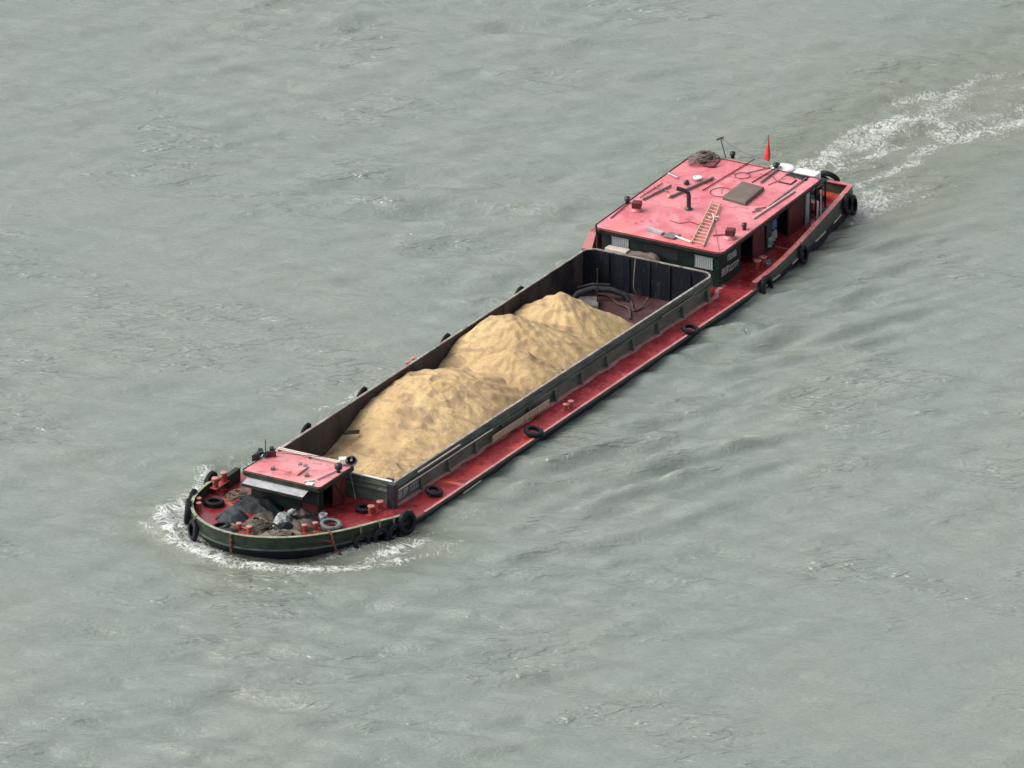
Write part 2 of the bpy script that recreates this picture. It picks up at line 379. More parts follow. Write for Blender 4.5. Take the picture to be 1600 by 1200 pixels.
# path runs near side -> stem -> far side; the inside is to its right, so a negative thickness
b = MB().wall(bp, lambda x: deckz(x)-.02, capz_bow, -.09); bul = b.build('bow_bulwark', 'bulwark', barge)
def capstrip(path, zf, w_in, w_out, th):
    P = [Vector((p[0], p[1], 0)) for p in path]; N = len(P); a = []; q = []
    for i in range(N):
        d_ = (P[min(i+1, N-1)]-P[max(i-1, 0)]).normalized(); nrm = Vector((-d_.y, d_.x, 0))
        a.append(P[i]+nrm*w_out); q.append(P[i]-nrm*w_in)
    vs = []
    for i in range(N):
        z = zf(P[i].x); vs += [(a[i].x, a[i].y, z), (q[i].x, q[i].y, z), (q[i].x, q[i].y, z+th), (a[i].x, a[i].y, z+th)]
    fs = [(4*i+k, 4*i+(k+1) % 4, 4*i+4+(k+1) % 4, 4*i+4+k) for i in range(N-1) for k in range(4)]+[(0, 1, 2, 3), (4*N-1, 4*N-2, 4*N-3, 4*N-4)]
    return MB().add(vs, fs)
capstrip(bp, capz_bow, .13, .03, .035).build('cap_rail', 'cap_green', bul)
capstrip(bp, lambda x: deckz(x)+.02, -.01, .07, .06).build('stringer', 'bulwark', bul)
for i in range(2, len(bp)-2, 3):
    p, q = Vector((*bp[i], 0)), Vector((*bp[i+1], 0)); d_ = (q-p).normalized(); nrm = Vector((d_.y, -d_.x, 0)); z = deckz(p.x)
    MB().beam(p+nrm*.13+Vector((0, 0, z)), p+nrm*.13+Vector((0, 0, z+.50)), .05, .08, nrm).build('bulwark_stay', 'bulwark', bul)
def capz_st(x): return deckz(x)+.30+.32*sm((x-18)/9)
sx_ = [17.1]+[x for x in XX if x > 17.2]
sp = [(x, yf(x)) for x in sx_]+[(XS+.12, yf(XS)-.5), (XS+.12, yn(XS)+.5)]+[(x, yn(x)) for x in sx_][::-1]
b = MB().wall(sp, lambda x: deckz(x)-.02, capz_st, -.08); bst = b.build('stern_bulwark', 'strake', barge)
capstrip(sp, capz_st, .26, .02, .05).build('cap_rail', 'cap_red', bst)
for x in (19, 21.5, 24, 26.5, 29):
    MB().beam((x, yn(x)+.14, deckz(x)), (x, yn(x)+.14, capz_st(x)), .05, .1).build('bulwark_stay', 'maroon', bst)
    MB().beam((x, yf(x)-.14, deckz(x)), (x, yf(x)-.14, capz_st(x)), .05, .1).build('bulwark_stay', 'maroon', bst)
# worn rub bars on the after hull side
for x0, x1, z in ((18.1, 19.8, .30), (21.4, 22.8, .42), (24.6, 26.1, .55), (27.4, 28.6, .62), (-14, -12.2, .12)):
    MB().beam((x0, yn(x0)-.045, z), (x1, yn(x1)-.045, z+.05), .05, .07).build('rub_bar', 'pale', barge)

# ------------------------------------------------------------------ deckhouse
RX0, RX1, RY0, RY1 = 15.85, 27.2, -3.75, 4.15
WX0, WX1, WY0, WY1 = 16.25, 26.7, -3.38, 3.8
def rr(x0, x1, y0, y1, r, n=5):
    p = []
    for cx, cy, a in ((x1-r, y1-r, 0), (x0+r, y1-r, 90), (x0+r, y0+r, 180), (x1-r, y0+r, 270)):
        p += [(q[0], q[1]) for q in arc((cx, cy), r, a, a+90, n)]
    return p
w = MB()
under = lambda x: roofz(x)-.22
w.wall([(WX0, WY0), (WX0, WY1)], lambda x: deckz(x), under, -.07)
w.wall([(WX0+.08, WY1), (WX1, WY1)], lambda x: deckz(x), under, -.07)
w.wall([(WX1, WY1-.08), (WX1, WY0)], lambda x: deckz(x), under, -.07)
w.wall([(WX0+.08, WY0), (18.7, WY0)], lambda x: deckz(x), under, .07)
w.wall([(20.0, WY0), (21.3, WY0)], lambda x: deckz(x), under, .07)
w.wall([(21.3, WY0), (22.7, WY0)], lambda x: deckz(x), lambda x: deckz(x)+.75, .07)
w.wall([(24.0, WY0), (WX1-.08, WY0)], lambda x: deckz(x), under, .07)
w.wall([(18.7, WY0), (20.0, WY0)], lambda x: under(x)-.18, under, .07)
w.wall([(21.3, WY0), (24.0, WY0)], lambda x: under(x)-.22, under, .07)
w.b2(17.5, 17.56, WY0+.1, WY1-.1, .6, 2.3); w.b2(20.6, 20.66, WY0+.1, WY1-.1, .7, 2.4); w.b2(24.4, 24.46, WY0+.1, WY1-.1, .8, 2.6)
house = w.build('deckhouse', 'wallgreen', barge)
rf = MB().mat(0).prism(rr(RX0, RX1, RY0, RY1, .38), lambda x: roofz(x)-.05, lambda x: roofz(x))
rf.mat(1).prism(rr(RX0+.015, RX1-.015, RY0+.015, RY1-.015, .37), lambda x: roofz(x)-.23, lambda x: roofz(x)-.052)
roof = rf.build('roof', ['roof', 'wallgreen'], house)
# low lip round the roof
lip = MB(); lp = rr(RX0+.0, RX1-.0, RY0+.0, RY1-.0, .38)
lip.tube([(x, y, roofz(x)+.015) for x, y in lp], .035, 6, True); lip.build('roof_edge', 'maroon', house)
for nm, y0, y1, z0, z1 in (('window', 2.15, 3.15, 1.55, 2.12), ('window', -3.0, -1.95, 1.45, 2.05)):
    q = MB().mat(0).b2(WX0-.03, WX0-.004, y0, y1, z0, z1)
    q.mat(1)
    for k in range(9):
        yy = y0+(y1-y0)*k/8; q.b2(WX0-.055, WX0-.034, yy-.012, yy+.012, z0-.03, z1+.03)
    q.b2(WX0-.058, WX0-.032, y0-.05, y1+.05, z1+.0, z1+.05); q.b2(WX0-.058, WX0-.032, y0-.05, y1+.05, z0-.05, z0)
    q.build(nm, ['curtain', 'grey'], house)
MB().b2(WX0-.03, WX0-.004, -.9, 1.2, 1.5, 2.15).build('window', 'dark', house)
MB().b2(19.98, 21.28, WY0-.05, WY0-.004, deckz(20)+.05, under(20.5)-.05).mat(0).build('door', 'maroon', house)
MB().b2(24.05, 25.75, WY0-.05, WY0-.004, deckz(24)+.05, under(24.5)-.05).build('door', 'maroon', house)
MB().b2(26.0, 26.35, WY0-.09, WY0-.004, deckz(26), under(26)).build('pillar', 'grey', house)
text('船舶', .42, (17.15, WY0-.012, 1.70), (rad(90), 0, 0), 'text', parent=house, sx=1.25)
text('浙货22777', .48, (16.5, WY0-.012, 1.02), (rad(90), 0, 0), 'text_red', parent=house, sx=.9)
ph = MB()
pb = (20.32,0.72,2.80)
ph.lathe([(.22, 0), (.22, .06), (.13, .09), (.12, .2)], 14, pb)
ph.tube([up(pb, .1), up(pb, .78), (pb[0]-.02, pb[1]+.02, pb[2]+.92), (pb[0]-.10, pb[1]+.13, pb[2]+1.06), (pb[0]-.25, pb[1]+.36, pb[2]+1.17), (pb[0]-.36, pb[1]+.56, pb[2]+1.22)], [.12]*6, 12)
ph.build('exhaust_pipe', 'blackpipe', house)
for p, hh in (((18.89,3.13,2.73), .5), ((17.94,-3.14,2.69), .55)):
    v = MB().mat(1).lathe([(.34, 0), (.34, .05), (.26, .08), (.25, .2)], 14, p)
    v.mat(0).box((p[0], p[1], p[2]+.36), (.5, .5, .34), (0, 0, .3), .04); v.build('roof_vent', ['maroon', 'roof'], house)
for a, bb, rr_ in (((22.83,1.25,2.91), (27.90,0.80,3.13), .03), ((17.27,3.84,2.66), (19.63,3.98,2.77), .03), ((20.42,3.79,2.80), (22.74,3.69,2.90), .025)):
    MB().tube([up(a, .05), up(bb, .05)], rr_, 6).build('roof_conduit', 'maroon', house)
# skylight cover
k0, k1, k2, k3 = (22.30,-0.28,2.88), (24.64,-0.23,2.99), (24.44,-1.68,2.98), (22.09,-1.79,2.87)
sk = MB(); top = [up(p, .22) for p in (k0, k1, k2, k3)]
cx = sum(p[0] for p in top)/4; cy = sum(p[1] for p in top)/4
bm_poly = [(p[0], p[1]) for p in (k0, k1, k2, k3)]
def inset(poly, t): return [(x+(cx-x)*t, y+(cy-y)*t) for x, y in poly]
L = [[(x, y, roofz(x)+z) for x, y in inset(bm_poly, t)] for t, z in ((0, .002), (0, .15), (.04, .21), (.3, .235), (.98, .22))]
for a, bb in zip(L, L[1:]): sk.add(a+bb, [(i, (i+1) % 4, 4+(i+1) % 4, 4+i) for i in range(4)])
tag(sk.build('hatch_cover', 'brown'), 'flat brown cloth covered hatch box in the middle of the pink deckhouse roof', 'hatch cover')

# clutter on the house roof
def pole(name, a, bb, r, mt, label, cat, group=None, dz=None):
    dz = r+.02 if dz is None else dz
    return tag(MB().tube([up(a, dz), up([(a[i]+bb[i])/2 for i in range(3)], dz), up(bb, dz)], r, 7).build(name, mt), label, cat, group)
G = 'poles lying on the deckhouse roof'
pole('pole', (20.69,-3.05,2.81), (25.03,-3.26,3.00), .055, 'pale', 'long pale pole along the near edge of the pink roof', 'pole', G)
pole('pole', (22.63,-2.98,2.90), (26.88,-2.97,3.09), .04, 'steel', 'grey pole by the near rear corner of the pink roof', 'pole', G)
pole('pole', (21.16,2.34,2.83), (24.56,1.53,2.98), .075, 'steel', 'thick dark pipe with a brass end behind the bent exhaust', 'pipe', G)
pole('pole', (25.18,-1.07,3.01), (27.58,-1.02,3.12), .06, 'steel', 'thickest short pole at the rear edge behind the brown hatch box', 'pole', G)
pole('pole', (25.03,-0.61,3.00), (27.59,-0.85,3.12), .03, 'maroon', 'thin red brown pole at the rear edge behind the brown hatch box', 'pole', G)
pole('pole', (25.96,0.29,3.04), (27.68,-0.73,3.12), .03, 'steel', 'thin pole running from the wire hoop to the rear edge of the roof', 'pole', G)
pole('plank', (20.21,3.49,2.79), (22.59,3.07,2.90), .06, 'steel', 'dark narrow plank beside the far roof vent', 'plank')
pole('plank', (22.10,3.85,2.88), (21.82,2.78,2.86), .035, 'steel', 'short thin batten lying across the dark plank by the far roof vent', 'plank')
pole('plank', (23.97,4.01,2.96), (23.69,3.24,2.94), .06, 'grey', 'short grey plank near the far edge of the pink roof', 'plank')
pole('plank', (21.86,-2.49,2.86), (22.38,-2.92,2.89), .035, 'steel', 'upper of two short sticks beside the long pale pole', 'stick')
pole('plank', (21.42,-2.57,2.85), (21.93,-2.81,2.87), .035, 'steel', 'lower of two short sticks beside the long pale pole', 'stick')
pole('pole', (17.74,-2.19,2.68), (18.11,-2.73,2.70), .03, 'maroon', 'short rod beside the near square vent on the pink roof', 'rod')
pole('pole', (16.65,-0.52,2.64), (16.39,-1.56,2.62), .055, 'white', 'white pole at the front edge of the pink roof by the ladder foot', 'pole')
tag(MB().lathe([(.0, 0), (.09, .0), (.11, .1), (.07, .18), (0, .2)], 10, (21.22,2.41,2.84)).build('valve', 'brass'), 'small brass valve on the end of the thick dark pipe', 'valve')
tag(MB().beam(up((16.93,1.36,2.65), .08), up((16.67,0.28,2.64), .08), .28, .12).build('plank_stack', 'grey'), 'stack of grey planks along the front edge of the pink roof', 'planks')
fr = MB(); a, bb = (16.71,0.10,2.64), (16.68,-0.58,2.64)
fr.beam(up(a, .06), up(bb, .06), .75, .06)
tag(fr.build('panel', 'steel'), 'dark flat panel between the plank stack and the white pole', 'panel')
fm = MB(); q = [(25.76,-1.84,3.04), (25.75,-2.60,3.04), (26.40,-2.60,3.06)]
fm.tube([up(p, .04) for p in q], .04, 6); fm.tube([up((25.76,-1.84,3.04), .04), up((26.35,-1.84,3.06), .1), up((26.58,-1.99,3.07), .14), up((26.59,-2.30,3.07), .1), up((26.40,-2.60,3.06), .04)], .022, 6)
tag(fm.build('bent_rod', 'maroon'), 'bent rod frame lying near the rear right corner of the pink roof', 'frame')
tag(MB().tube([up((25.88,2.87,3.04), .05), up((25.84,2.49,3.04), .05), up((25.97,2.24,3.05), .05), up((26.48,2.20,3.07), .2)], .06, 7).build('bent_pipe', 'maroon'), 'short bent red brown pipe beside the net heap on the roof', 'pipe')
def hoop(p, r, label, sy=1):
    return tag(MB().tube([(p[0]+r*math.cos(t), p[1]+r*math.sin(t), roofz(p[0]+r*math.cos(t))+.03) for t in [2*math.pi*k/24 for k in range(24)]], .018, 5, True).build('wire_hoop', 'maroon'), label, 'hoop')
hoop((23.12,0.24,2.92), .62, 'wide thin hoop lying left of the brown hatch box')
hoop((25.65,0.32,3.03), .42, 'small thin hoop lying behind the brown hatch box')
bl = MB(); p = (24.04,2.22,2.96); bl.lathe([(.0, .02), (.16, .02), (.24, .12), (.25, .2), (.22, .2), (.14, .06), (0, .05)], 14, p)
tag(bl.build('basin', ['white']), 'small white basin on the far half of the pink roof', 'basin')
tag(MB().lathe([(.0, .0), (.13, .0), (.17, .1), (.12, .22), (0, .26)], 12, (23.26,2.48,2.93)).build('pot', 'blackpipe'), 'small dark round pot near the basin on the roof', 'pot')
# ladder
l0, l1, t0, t1 = (16.27,-1.67,2.62), (16.23,-2.43,2.62), (21.51,-0.08,2.85), (21.40,-0.62,2.84)
ld = thing('ladder', l0, 'yellowish bamboo ladder lying across the front of the pink roof', 'ladder')
MB().tube([up(l0, .08), up(t0, .14)], .05, 7).build('rail', 'ladder', ld); MB().tube([up(l1, .08), up(t1, .14)], .05, 7).build('rail', 'ladder', ld)
for k in range(13):
    u = .04+.93*k/12
    a = [l0[i]+(t0[i]-l0[i])*u for i in range(3)]; bb = [l1[i]+(t1[i]-l1[i])*u for i in range(3)]
    MB().tube([up(a, .09+.06*u), up(bb, .09+.06*u)], .032, 6).build('rung', 'ladder', ld)
def crumple(name, pts, mt, label, cat, h=.5, seed=0, n=26, rough=.3, base=None, ruff=1.0, group=None):
    """a heap: an irregular outline on the deck and a lumpy folded top"""
    r = np.random.RandomState(seed); cx = sum(p[0] for p in pts)/len(pts); cy = sum(p[1] for p in pts)/len(pts)
    z0 = min(p[2] for p in pts) if base is None else base
    P = [Vector((p[0], p[1], 0)) for p in pts]; mb = MB(); K = len(P)*8; R_ = 16; vs = []
    ring0 = []
    for i in range(K):
        u = i/8; a = P[int(u) % len(P)]; b_ = P[(int(u)+1) % len(P)]; q = a.lerp(b_, u-int(u)); ring0.append(q)
    ph_ = r.rand(6)*6.28
    for j in range(R_+1):
        t = j/R_
        for i, q in enumerate(ring0):
            x = cx+(q.x-cx)*(1-t)*(1+.10*math.sin(i*.85+ph_[0])*(1-t)); y = cy+(q.y-cy)*(1-t)*(1+.10*math.cos(i*1.15+ph_[1])*(1-t))
            prof = min(1, t*2.1)**.8
            z = h*prof*(1+rough*(.8*math.sin(x*2.6+ph_[2])*math.sin(y*2.2+ph_[3])-.55*abs(math.sin(x*4+2*math.sin(y*2+ph_[1])))+.25*math.sin(x*9+ph_[4])*math.cos(y*8+ph_[5])))
            vs.append((x, y, z0+max(0, z)))
    fs = [(j*K+i, j*K+(i+1) % K, (j+1)*K+(i+1) % K, (j+1)*K+i) for j in range(R_) for i in range(K)]
    mb.add(vs, fs, True)
    return tag(mb.build(name, mt), label, cat, group)
def strands(mb, c, rx, ry, h, n, seed, rt=.025):
    r = np.random.RandomState(seed)
    for k in range(n):
        a = r.rand()*6.28; q = []; rr0 = .25+.7*r.rand(); L_ = 2+4*r.rand()
        for i in range(9):
            t = i/8; aa = a+L_*t; w_ = rr0*(1+.25*math.sin(3*aa+k)); zz = h*(1-w_*w_*.75)*(.9+.2*r.rand())
            q.append((c[0]+rx*w_*math.cos(aa), c[1]+ry*w_*math.sin(aa), c[2]+max(.03, zz)))
        mb.tube(q, rt, 5)
    return mb
nh = thing('net_heap', (26.49,3.17,3.07), 'dark heap of fishing net on the far rear corner of the roof', 'net heap')
c_ = (26.57,3.21,3.07)
e = crumple('net', [(26.08,3.58,3.05), (27.06,3.64,3.09), (27.60,3.17,3.12), (27.08,2.81,3.09), (26.13,2.89,3.05)], 'net', '', '', .45, 3); 
del e['label']; del e['category']; e.parent = nh; e.location = -Vector(nh.location)
strands(MB(), c_, 1.0, .8, .5, 22, 5).build('cord', 'rope', nh)
# shiny clutter tied to the ladder and a cord down to the edge
sc = MB(); p = up((19.72,-1.14,2.77), .12)
for k in range(9):
    a = k*.7; sc.beam(p, (p[0]+.3*math.cos(a), p[1]+.3*math.sin(a), p[2]+.12*math.sin(k*2.)), .04, .03)
tag(sc.build('lamp_bracket', 'white'), 'small bright star shaped metal bracket on the ladder', 'bracket')
pole('cord', (19.57,-1.24,2.76), (16.17,-3.42,2.61), .014, 'steel', 'thin cord from the ladder down to the front edge of the roof', 'cord')
def knob(name, p, mt, label, cat, s=.2, tall=.35, seed=1):
    tall *= .75
    mb = MB().lathe([(0, 0), (s*.55, 0), (s*.5, tall*.4), (s*.7, tall*.5), (s*.7, tall*.75), (0, tall*.8)], 9, p)
    mb.box((p[0]+.08, p[1]+.05, p[2]+tall*.55), (s*1.5, s*1.1, tall*.5), (.3, .5, seed), .02)
    return tag(mb.build(name, mt), label, cat)
knob('lamp', (19.49,4.06,2.76), 'blackpipe', 'black lamp on the far edge of the pink roof', 'lamp', .2, .6)
knob('lamp', (19.26,-3.27,2.75), 'blackpipe', 'dark lamp on the near edge of the pink roof', 'lamp', .18, .6)
knob('lamp', (27.60,1.98,3.12), 'blackpipe', 'dark lamp by the antenna mast on the rear roof edge', 'lamp', .2, .55)
knob('bucket', (27.51,-0.78,3.11), 'blackpipe', 'dark bucket with red lid beside the flag pole', 'bucket', .26, .4)
# mast, wire and flag
mb_ = (27.50,2.37,3.11); mt_ = (mb_[0]-.15, mb_[1]+.25, mb_[2]+1.15)
ms = thing('antenna_mast', mb_, 'thin leaning antenna mast at the rear edge of the roof', 'mast')
MB().tube([mb_, mt_], .035, 6).build('pole', 'steel', ms); MB().beam((mt_[0]-.2, mt_[1]+.15, mt_[2]-.06), (mt_[0]+.15, mt_[1]-.1, mt_[2]+.0), .07, .12).build('crossbar', 'steel', ms)
fb = (28.08,0.05,3.14)
w0, w1 = Vector(mt_), Vector((fb[0], fb[1], fb[2]+.15))
tag(MB().tube([w0.lerp(w1, i/8)-Vector((0, 0, .25*math.sin(math.pi*i/8))) for i in range(9)], .012, 5).build('aerial_wire', 'steel'), 'thin aerial wire from the mast to the flag pole', 'wire')
fl = thing('flag', fb, 'furled red flag on a thin pole at the rear roof edge', 'flag')
MB().tube([fb, up(fb, 1.55)], .03, 6).build('pole', 'steel', fl)
f_ = MB(); K = 12; lv = [(.14, .30), (.3, .27), (.6, .22), (.85, .14), (1.1, .08), (1.28, .035)]; vs = []
for z, wd in lv:
    for k in range(K):
        a = 2*math.pi*k/K; r0 = wd*(.75+.25*math.cos(3*a+z)); off = -.10*(1-z/1.3)
        vs.append((fb[0]+off+r0*math.cos(a)*.9, fb[1]-.02+r0*math.sin(a)*.7, fb[2]+z))
f_.add(vs, [(l*K+k, l*K+(k+1) % K, (l+1)*K+(k+1) % K, (l+1)*K+k) for l in range(len(lv)-1) for k in range(K)], True); f_.build('cloth', 'flag', fl)
# tanks behind the house on a stand (welded frame is part of the barge)
tk = (27.95, -.95, 2.62)
sf = MB()
for yy in (-.1, -1.8, -3.3):
    sf.beam((27.4, yy, deckz(27.4)), (27.4, yy, 2.6), .08, .08); sf.beam((28.5, yy, deckz(28.5)), (28.5, yy, 2.6), .08, .08)
sf.b2(27.3, 28.6, -3.4, 0, 2.53, 2.6); sf.build('tank_stand', 'wallgreen', barge)
tt = thing('water_tank', tk, 'round pale pink topped water tank behind the rear edge of the roof', 'tank')
MB().lathe([(.62, 0), (.66, .1), (.66, .28), (.6, .36)], 24, tk).build('drum', 'grey', tt)
MB().lathe([(.68, .361), (.68, .40), (.5, .46), (0, .5)], 24, tk).build('lid', 'white', tt)
tag(MB().box((27.95, -2.45, 2.83), (.7, 1.35, .44), (0, 0, .03), .04).build('box', 'white'), 'white box beside the round tank behind the roof', 'box')
crumple('tarpaulin', [(26.6, -3.1, roofz(26.6)), (27.1, -3.1, roofz(27)), (27.15, -1.7, roofz(27)), (26.8, -1.7, roofz(26.8))], 'tarp', 'small black tarpaulin bundle on the rear right corner of the roof', 'tarpaulin', .16, 9)
# gear between the hold and the house front
crumple('tarpaulin', [(15.45, 2.6, .5), (15.45, -.6, .5), (16.1, -.6, .5), (16.1, 2.6, .5)], 'brown', 'brown bundle of sheets between hold and deckhouse front', 'bundle', 1.25, 12, rough=.08)
tag(MB().box((15.75, 2.55, 1.62), (.5, 1.3, .22), (0, 0, .02), .03).build('box', 'pale'), 'pale flat box on the gear in front of the deckhouse', 'box')
pl = MB(); pl.tube([(15.7, 3.7, .5), (15.6, 3.8, 2.9)], .05, 6)
tag(pl.build('stanchion', 'blackpipe'), 'dark stanchion standing at the far front corner of the deckhouse', 'stanchion')
MB().add([(16.0, 4.3, .5), (18.5, 4.3, .55), (18.5, 4.36, 2.0), (16.6, 4.36, 2.0), (16.0, 4.3, 1.2), (16.0, 4.9, .5), (18.5, 4.9, .55), (18.5, 4.8, 2.0), (16.6, 4.8, 2.0), (16.0, 4.9, 1.2)],
         [(0, 1, 2, 3, 4), (9, 8, 7, 6, 5), (0, 4, 9, 5), (4, 3, 8, 9), (3, 2, 7, 8), (2, 1, 6, 7)]).build('ventilator_casing', 'bollard', barge)
# laundry under the near eave
lw = thing('laundry', (22, -3.6, 2.4), 'pale and blue clothes hanging in the near doorway of the deckhouse', 'laundry')
def cloth(x0, x1, z0, z1, mt, nm, y=-3.52):
    mb = MB(); K = 10; J = 6; vs = []
    for j in range(J+1):
        for k in range(K+1):
            u = k/K; z = z1+(z0-z1)*j/J + .05*math.sin(u*9)*(j/J)
            vs.append((x0+(x1-x0)*u, y+.05*math.sin(u*14+x0)*(j/J), z))
    q = J+1; mb.add(vs, [(j*(K+1)+k, j*(K+1)+k+1, (j+1)*(K+1)+k+1, (j+1)*(K+1)+k) for j in range(J) for k in range(K)], True)
    vs2 = [(a, b_+.02, c2) for a, b_, c2 in vs]; mb.add(vs2, [(j*(K+1)+k, j*(K+1)+k+1, (j+1)*(K+1)+k+1, (j+1)*(K+1)+k) for j in range(J) for k in range(K)], True)
    mb.build(nm, mt, lw)
cloth(21.35, 21.9, 1.15, 2.35, 'tarp_grey', 'shirt'); cloth(21.5, 22.0, 1.0, 1.55, 'rag', 'shirt', -3.56); cloth(21.95, 22.5, 1.2, 1.75, 'rag', 'shirt'); cloth(22.0, 22.45, 1.85, 2.35, 'blue', 'shirt')
MB().tube([(21.2, -3.51, 2.38), (22.8, -3.51, 2.4)], .012, 5).build('line', 'steel', lw)

# ------------------------------------------------------------------ stern deck gear
wn = thing('mooring_winch', (29.2, -1.6, deckz(29)), 'dark rope winch with yellow drum ends on the stern deck', 'winch')
z = deckz(29.2)
MB().b2(28.7, 29.9, -2.6, -.7, z, z+.12).build('bed', 'blackpipe', wn)
MB().lathe([(0, -.75), (.34, -.75), (.34, -.68), (.22, -.66), (.22, .66), (.34, .68), (.34, .75), (0, .75)], 18, (29.3, -1.65, z+.5), (rad(90), 0, 0)).build('drum', 'blackpipe', wn)
MB().lathe([(0, 0), (.16, 0), (.18, .12), (0, .14)], 12, (29.3, -2.42, z+.5), (rad(90), 0, 0)).build('drum_end', 'brass', wn)
MB().lathe([(0, 0), (.16, 0), (.18, .12), (0, .14)], 12, (28.95, -1.5, z+.75), (0, 0, 0)).build('drum_end', 'brass', wn)
for yy in (-2.5, -.8): MB().b2(29.0, 29.6, yy-.05, yy+.05, z+.1, z+.85).build('cheek', 'blackpipe', wn)
st = MB().box((27.9, -2.2, deckz(28)+.28), (.55, 1.7, .5), (0, 0, 0), .05); st.build('stern_locker', 'cap_red', barge)
tag(MB().tube([(27.04,-3.60,0.85), up((27.04,-3.60,0.85), 1.0)], .06, 8).build('post', 'white'), 'short white post standing at the near stern bulwark', 'post')
tag(MB().tube([(26.2, -4.25, .9), (26.2, -4.25, 2.9)], .04, 8).build('post', 'grey'), 'grey upright supporting the near rear corner of the roof', 'post')
cr = thing('rope_coil', (27.6, -3.9, deckz(27.6)), 'black rope coil on the near side of the stern deck', 'rope coil')
def coil(mb, c, R, r, turns=4, layers=2):
    for l in range(layers):
        for k in range(turns):
            rr0 = R-k*r*1.9; mb.tube([(c[0]+rr0*math.cos(t), c[1]+rr0*math.sin(t), c[2]+r+l*r*1.8+.01*math.sin(3*t+k)) for t in [2*math.pi*i/20 for i in range(20)]], r, 6, True)
    return mb
coil(MB(), (27.6, -3.9, deckz(27.6)), .42, .05, 4, 4).build('rope', 'blackpipe', cr)
sl = MB(); z = deckz(26); sl.box((25.2, -4.2, deckz(25.2)+.12), (.5, .35, .24), (0, 0, .3), .03); tag(sl.build('crate', 'tarp_grey'), 'small dark crate on the near side deck beside the deckhouse', 'crate')
sl = MB(); sl.box((20.2, -4.25, deckz(20.2)+.1), (.6, .3, .2), (0, 0, .5), .03); tag(sl.build('crate', 'steel'), 'small brown crate beside the maroon door of the deckhouse', 'crate')

# ------------------------------------------------------------------ wheelhouse at the bow
VX0, VX1, VY0, VY1 = -21.3, -17.92, -1.25, 3.3
ax0, ax1, ay0, ay1 = -20.95, -18.45, -1.0, 3.0
zr = 2.25; zd = .62
w = MB()
w.wall([(ax0, ay1), (ax1, ay1)], .5, zr-.16, -.06); w.wall([(ax1, ay1-.07), (ax1, ay0)], .48, zr-.16, -.06)
w.wall([(ax0, ay0), (ax0, ay1-.07)], .5, 1.18, -.06); w.wall([(ax0, ay0), (ax0, ay1-.07)], 1.86, zr-.16, -.06)
w.wall([(ax0+.07, ay0), (-20.55, ay0)], .5, zr-.16, .06)
wh = w.build('wheelhouse', 'wallgreen', barge)
MB().mat(0).prism(rr(VX0, VX1, VY0, VY1, .18), zr-.04, zr).mat(1).prism(rr(VX0-.02, VX1+.02, VY0-.02, VY1+.02, .18), zr-.24, zr-.042).build('roof', ['wroof', 'bulwark'], wh)
e_ = MB()
e_.tube([(x, y, zr+.01) for x, y in rr(VX0, VX1, VY0, VY1, .18)], .03, 6, True).build('roof_edge', 'bulwark', wh)
MB().b2(ax0+.012, ax0+.04, -.9, 2.9, 1.18, 1.86).build('window', 'dark', wh)
for yy in (-.95, .0, .95, 1.95, 2.93): MB().b2(ax0-.03, ax0+.005, yy-.05, yy+.05, 1.15, 1.9).build('window_post', 'bulwark', wh)
MB().b2(ax0-.04, ax0-.003, -.92, -.05, .66, 1.14).build('front_panel', 'maroon', wh)
MB().b2(ax0-.04, ax0-.003, .05, 2.9, .66, 1.14).build('front_panel', 'wallgreen', wh)
MB().b2(-19.72, -18.5, ay0-.05, ay0-.0, .56, zr-.25).build('door', 'maroon', wh)
dd = MB(); dd.beam((-19.65, ay0-.065, .62), (-18.58, ay0-.065, 1.9), .03, .06, (0, 1, 0)); dd.beam((-19.65, ay0-.065, 1.9), (-18.58, ay0-.065, .62), .03, .06, (0, 1, 0)); dd.build('door_brace', 'maroon', wh)
MB().b2(-20.5, -19.75, ay0+.5, ay0+.52, .55, zr-.2).build('doorway', 'dark', wh)
# sloping grey visor over the front windows
a0, a1 = (ax0-.02, -.55, 1.98), (ax0-.02, 3.0, 1.98); b0, b1 = (ax0-.85, -.55, 1.76), (ax0-.85, 3.0, 1.76)
v = MB().add([a0, a1, b1, b0, up(a0, .04), up(a1, .04), up(b1, .04), up(b0, .04)], [(0, 1, 2, 3), (4, 7, 6, 5), (0, 4, 5, 1), (1, 5, 6, 2), (2, 6, 7, 3), (3, 7, 4, 0)])
v.build('visor', 'grey', wh); MB().beam((b0[0]-.02, b0[1], b0[2]-.03), (b1[0]-.02, b1[1], b1[2]-.03), .04, .14).build('visor_edge', 'bulwark', wh)
hc = [(-20.38,1.88,2.25), (-19.38,1.96,2.25), (-19.35,0.59,2.25), (-20.53,0.51,2.25)]
MB().prism([(p[0], p[1]) for p in hc], zr+.002, zr+.1).build('roof_hatch', 'wroof', wh)
for p in ((-19.35,1.08,2.25), (-19.40,0.75,2.25), (-20.31,0.12,2.25), (-20.42,2.04,2.25)):
    MB().box(up(p, .08), (.3, .18, .14), (0, 0, .4), .02).build('roof_fitting', 'steel', wh)
for dx in (0, .16): MB().tube([(VX1-.22-dx, 3.1, zr+.14), (VX1-.22-dx, -.55, zr+.14)], .04, 7).build('roof_rail', 'pale', wh)
for yy in (3.0, 1.2, -.5): MB().b2(VX1-.42, VX1-.18, yy-.03, yy+.03, zr+.005, zr+.1).build('rail_foot', 'steel', wh)
pole('cable', (-19.04,3.01,2.25), (-17.96,-0.33,2.25), .015, 'blackpipe', 'thin black cable across the wheelhouse roof', 'cable', dz=.22)
pole('rod', (-20.52,-0.64,2.25), (-18.95,-0.92,2.25), .03, 'steel', 'dark rod along the near edge of the wheelhouse roof', 'rod')
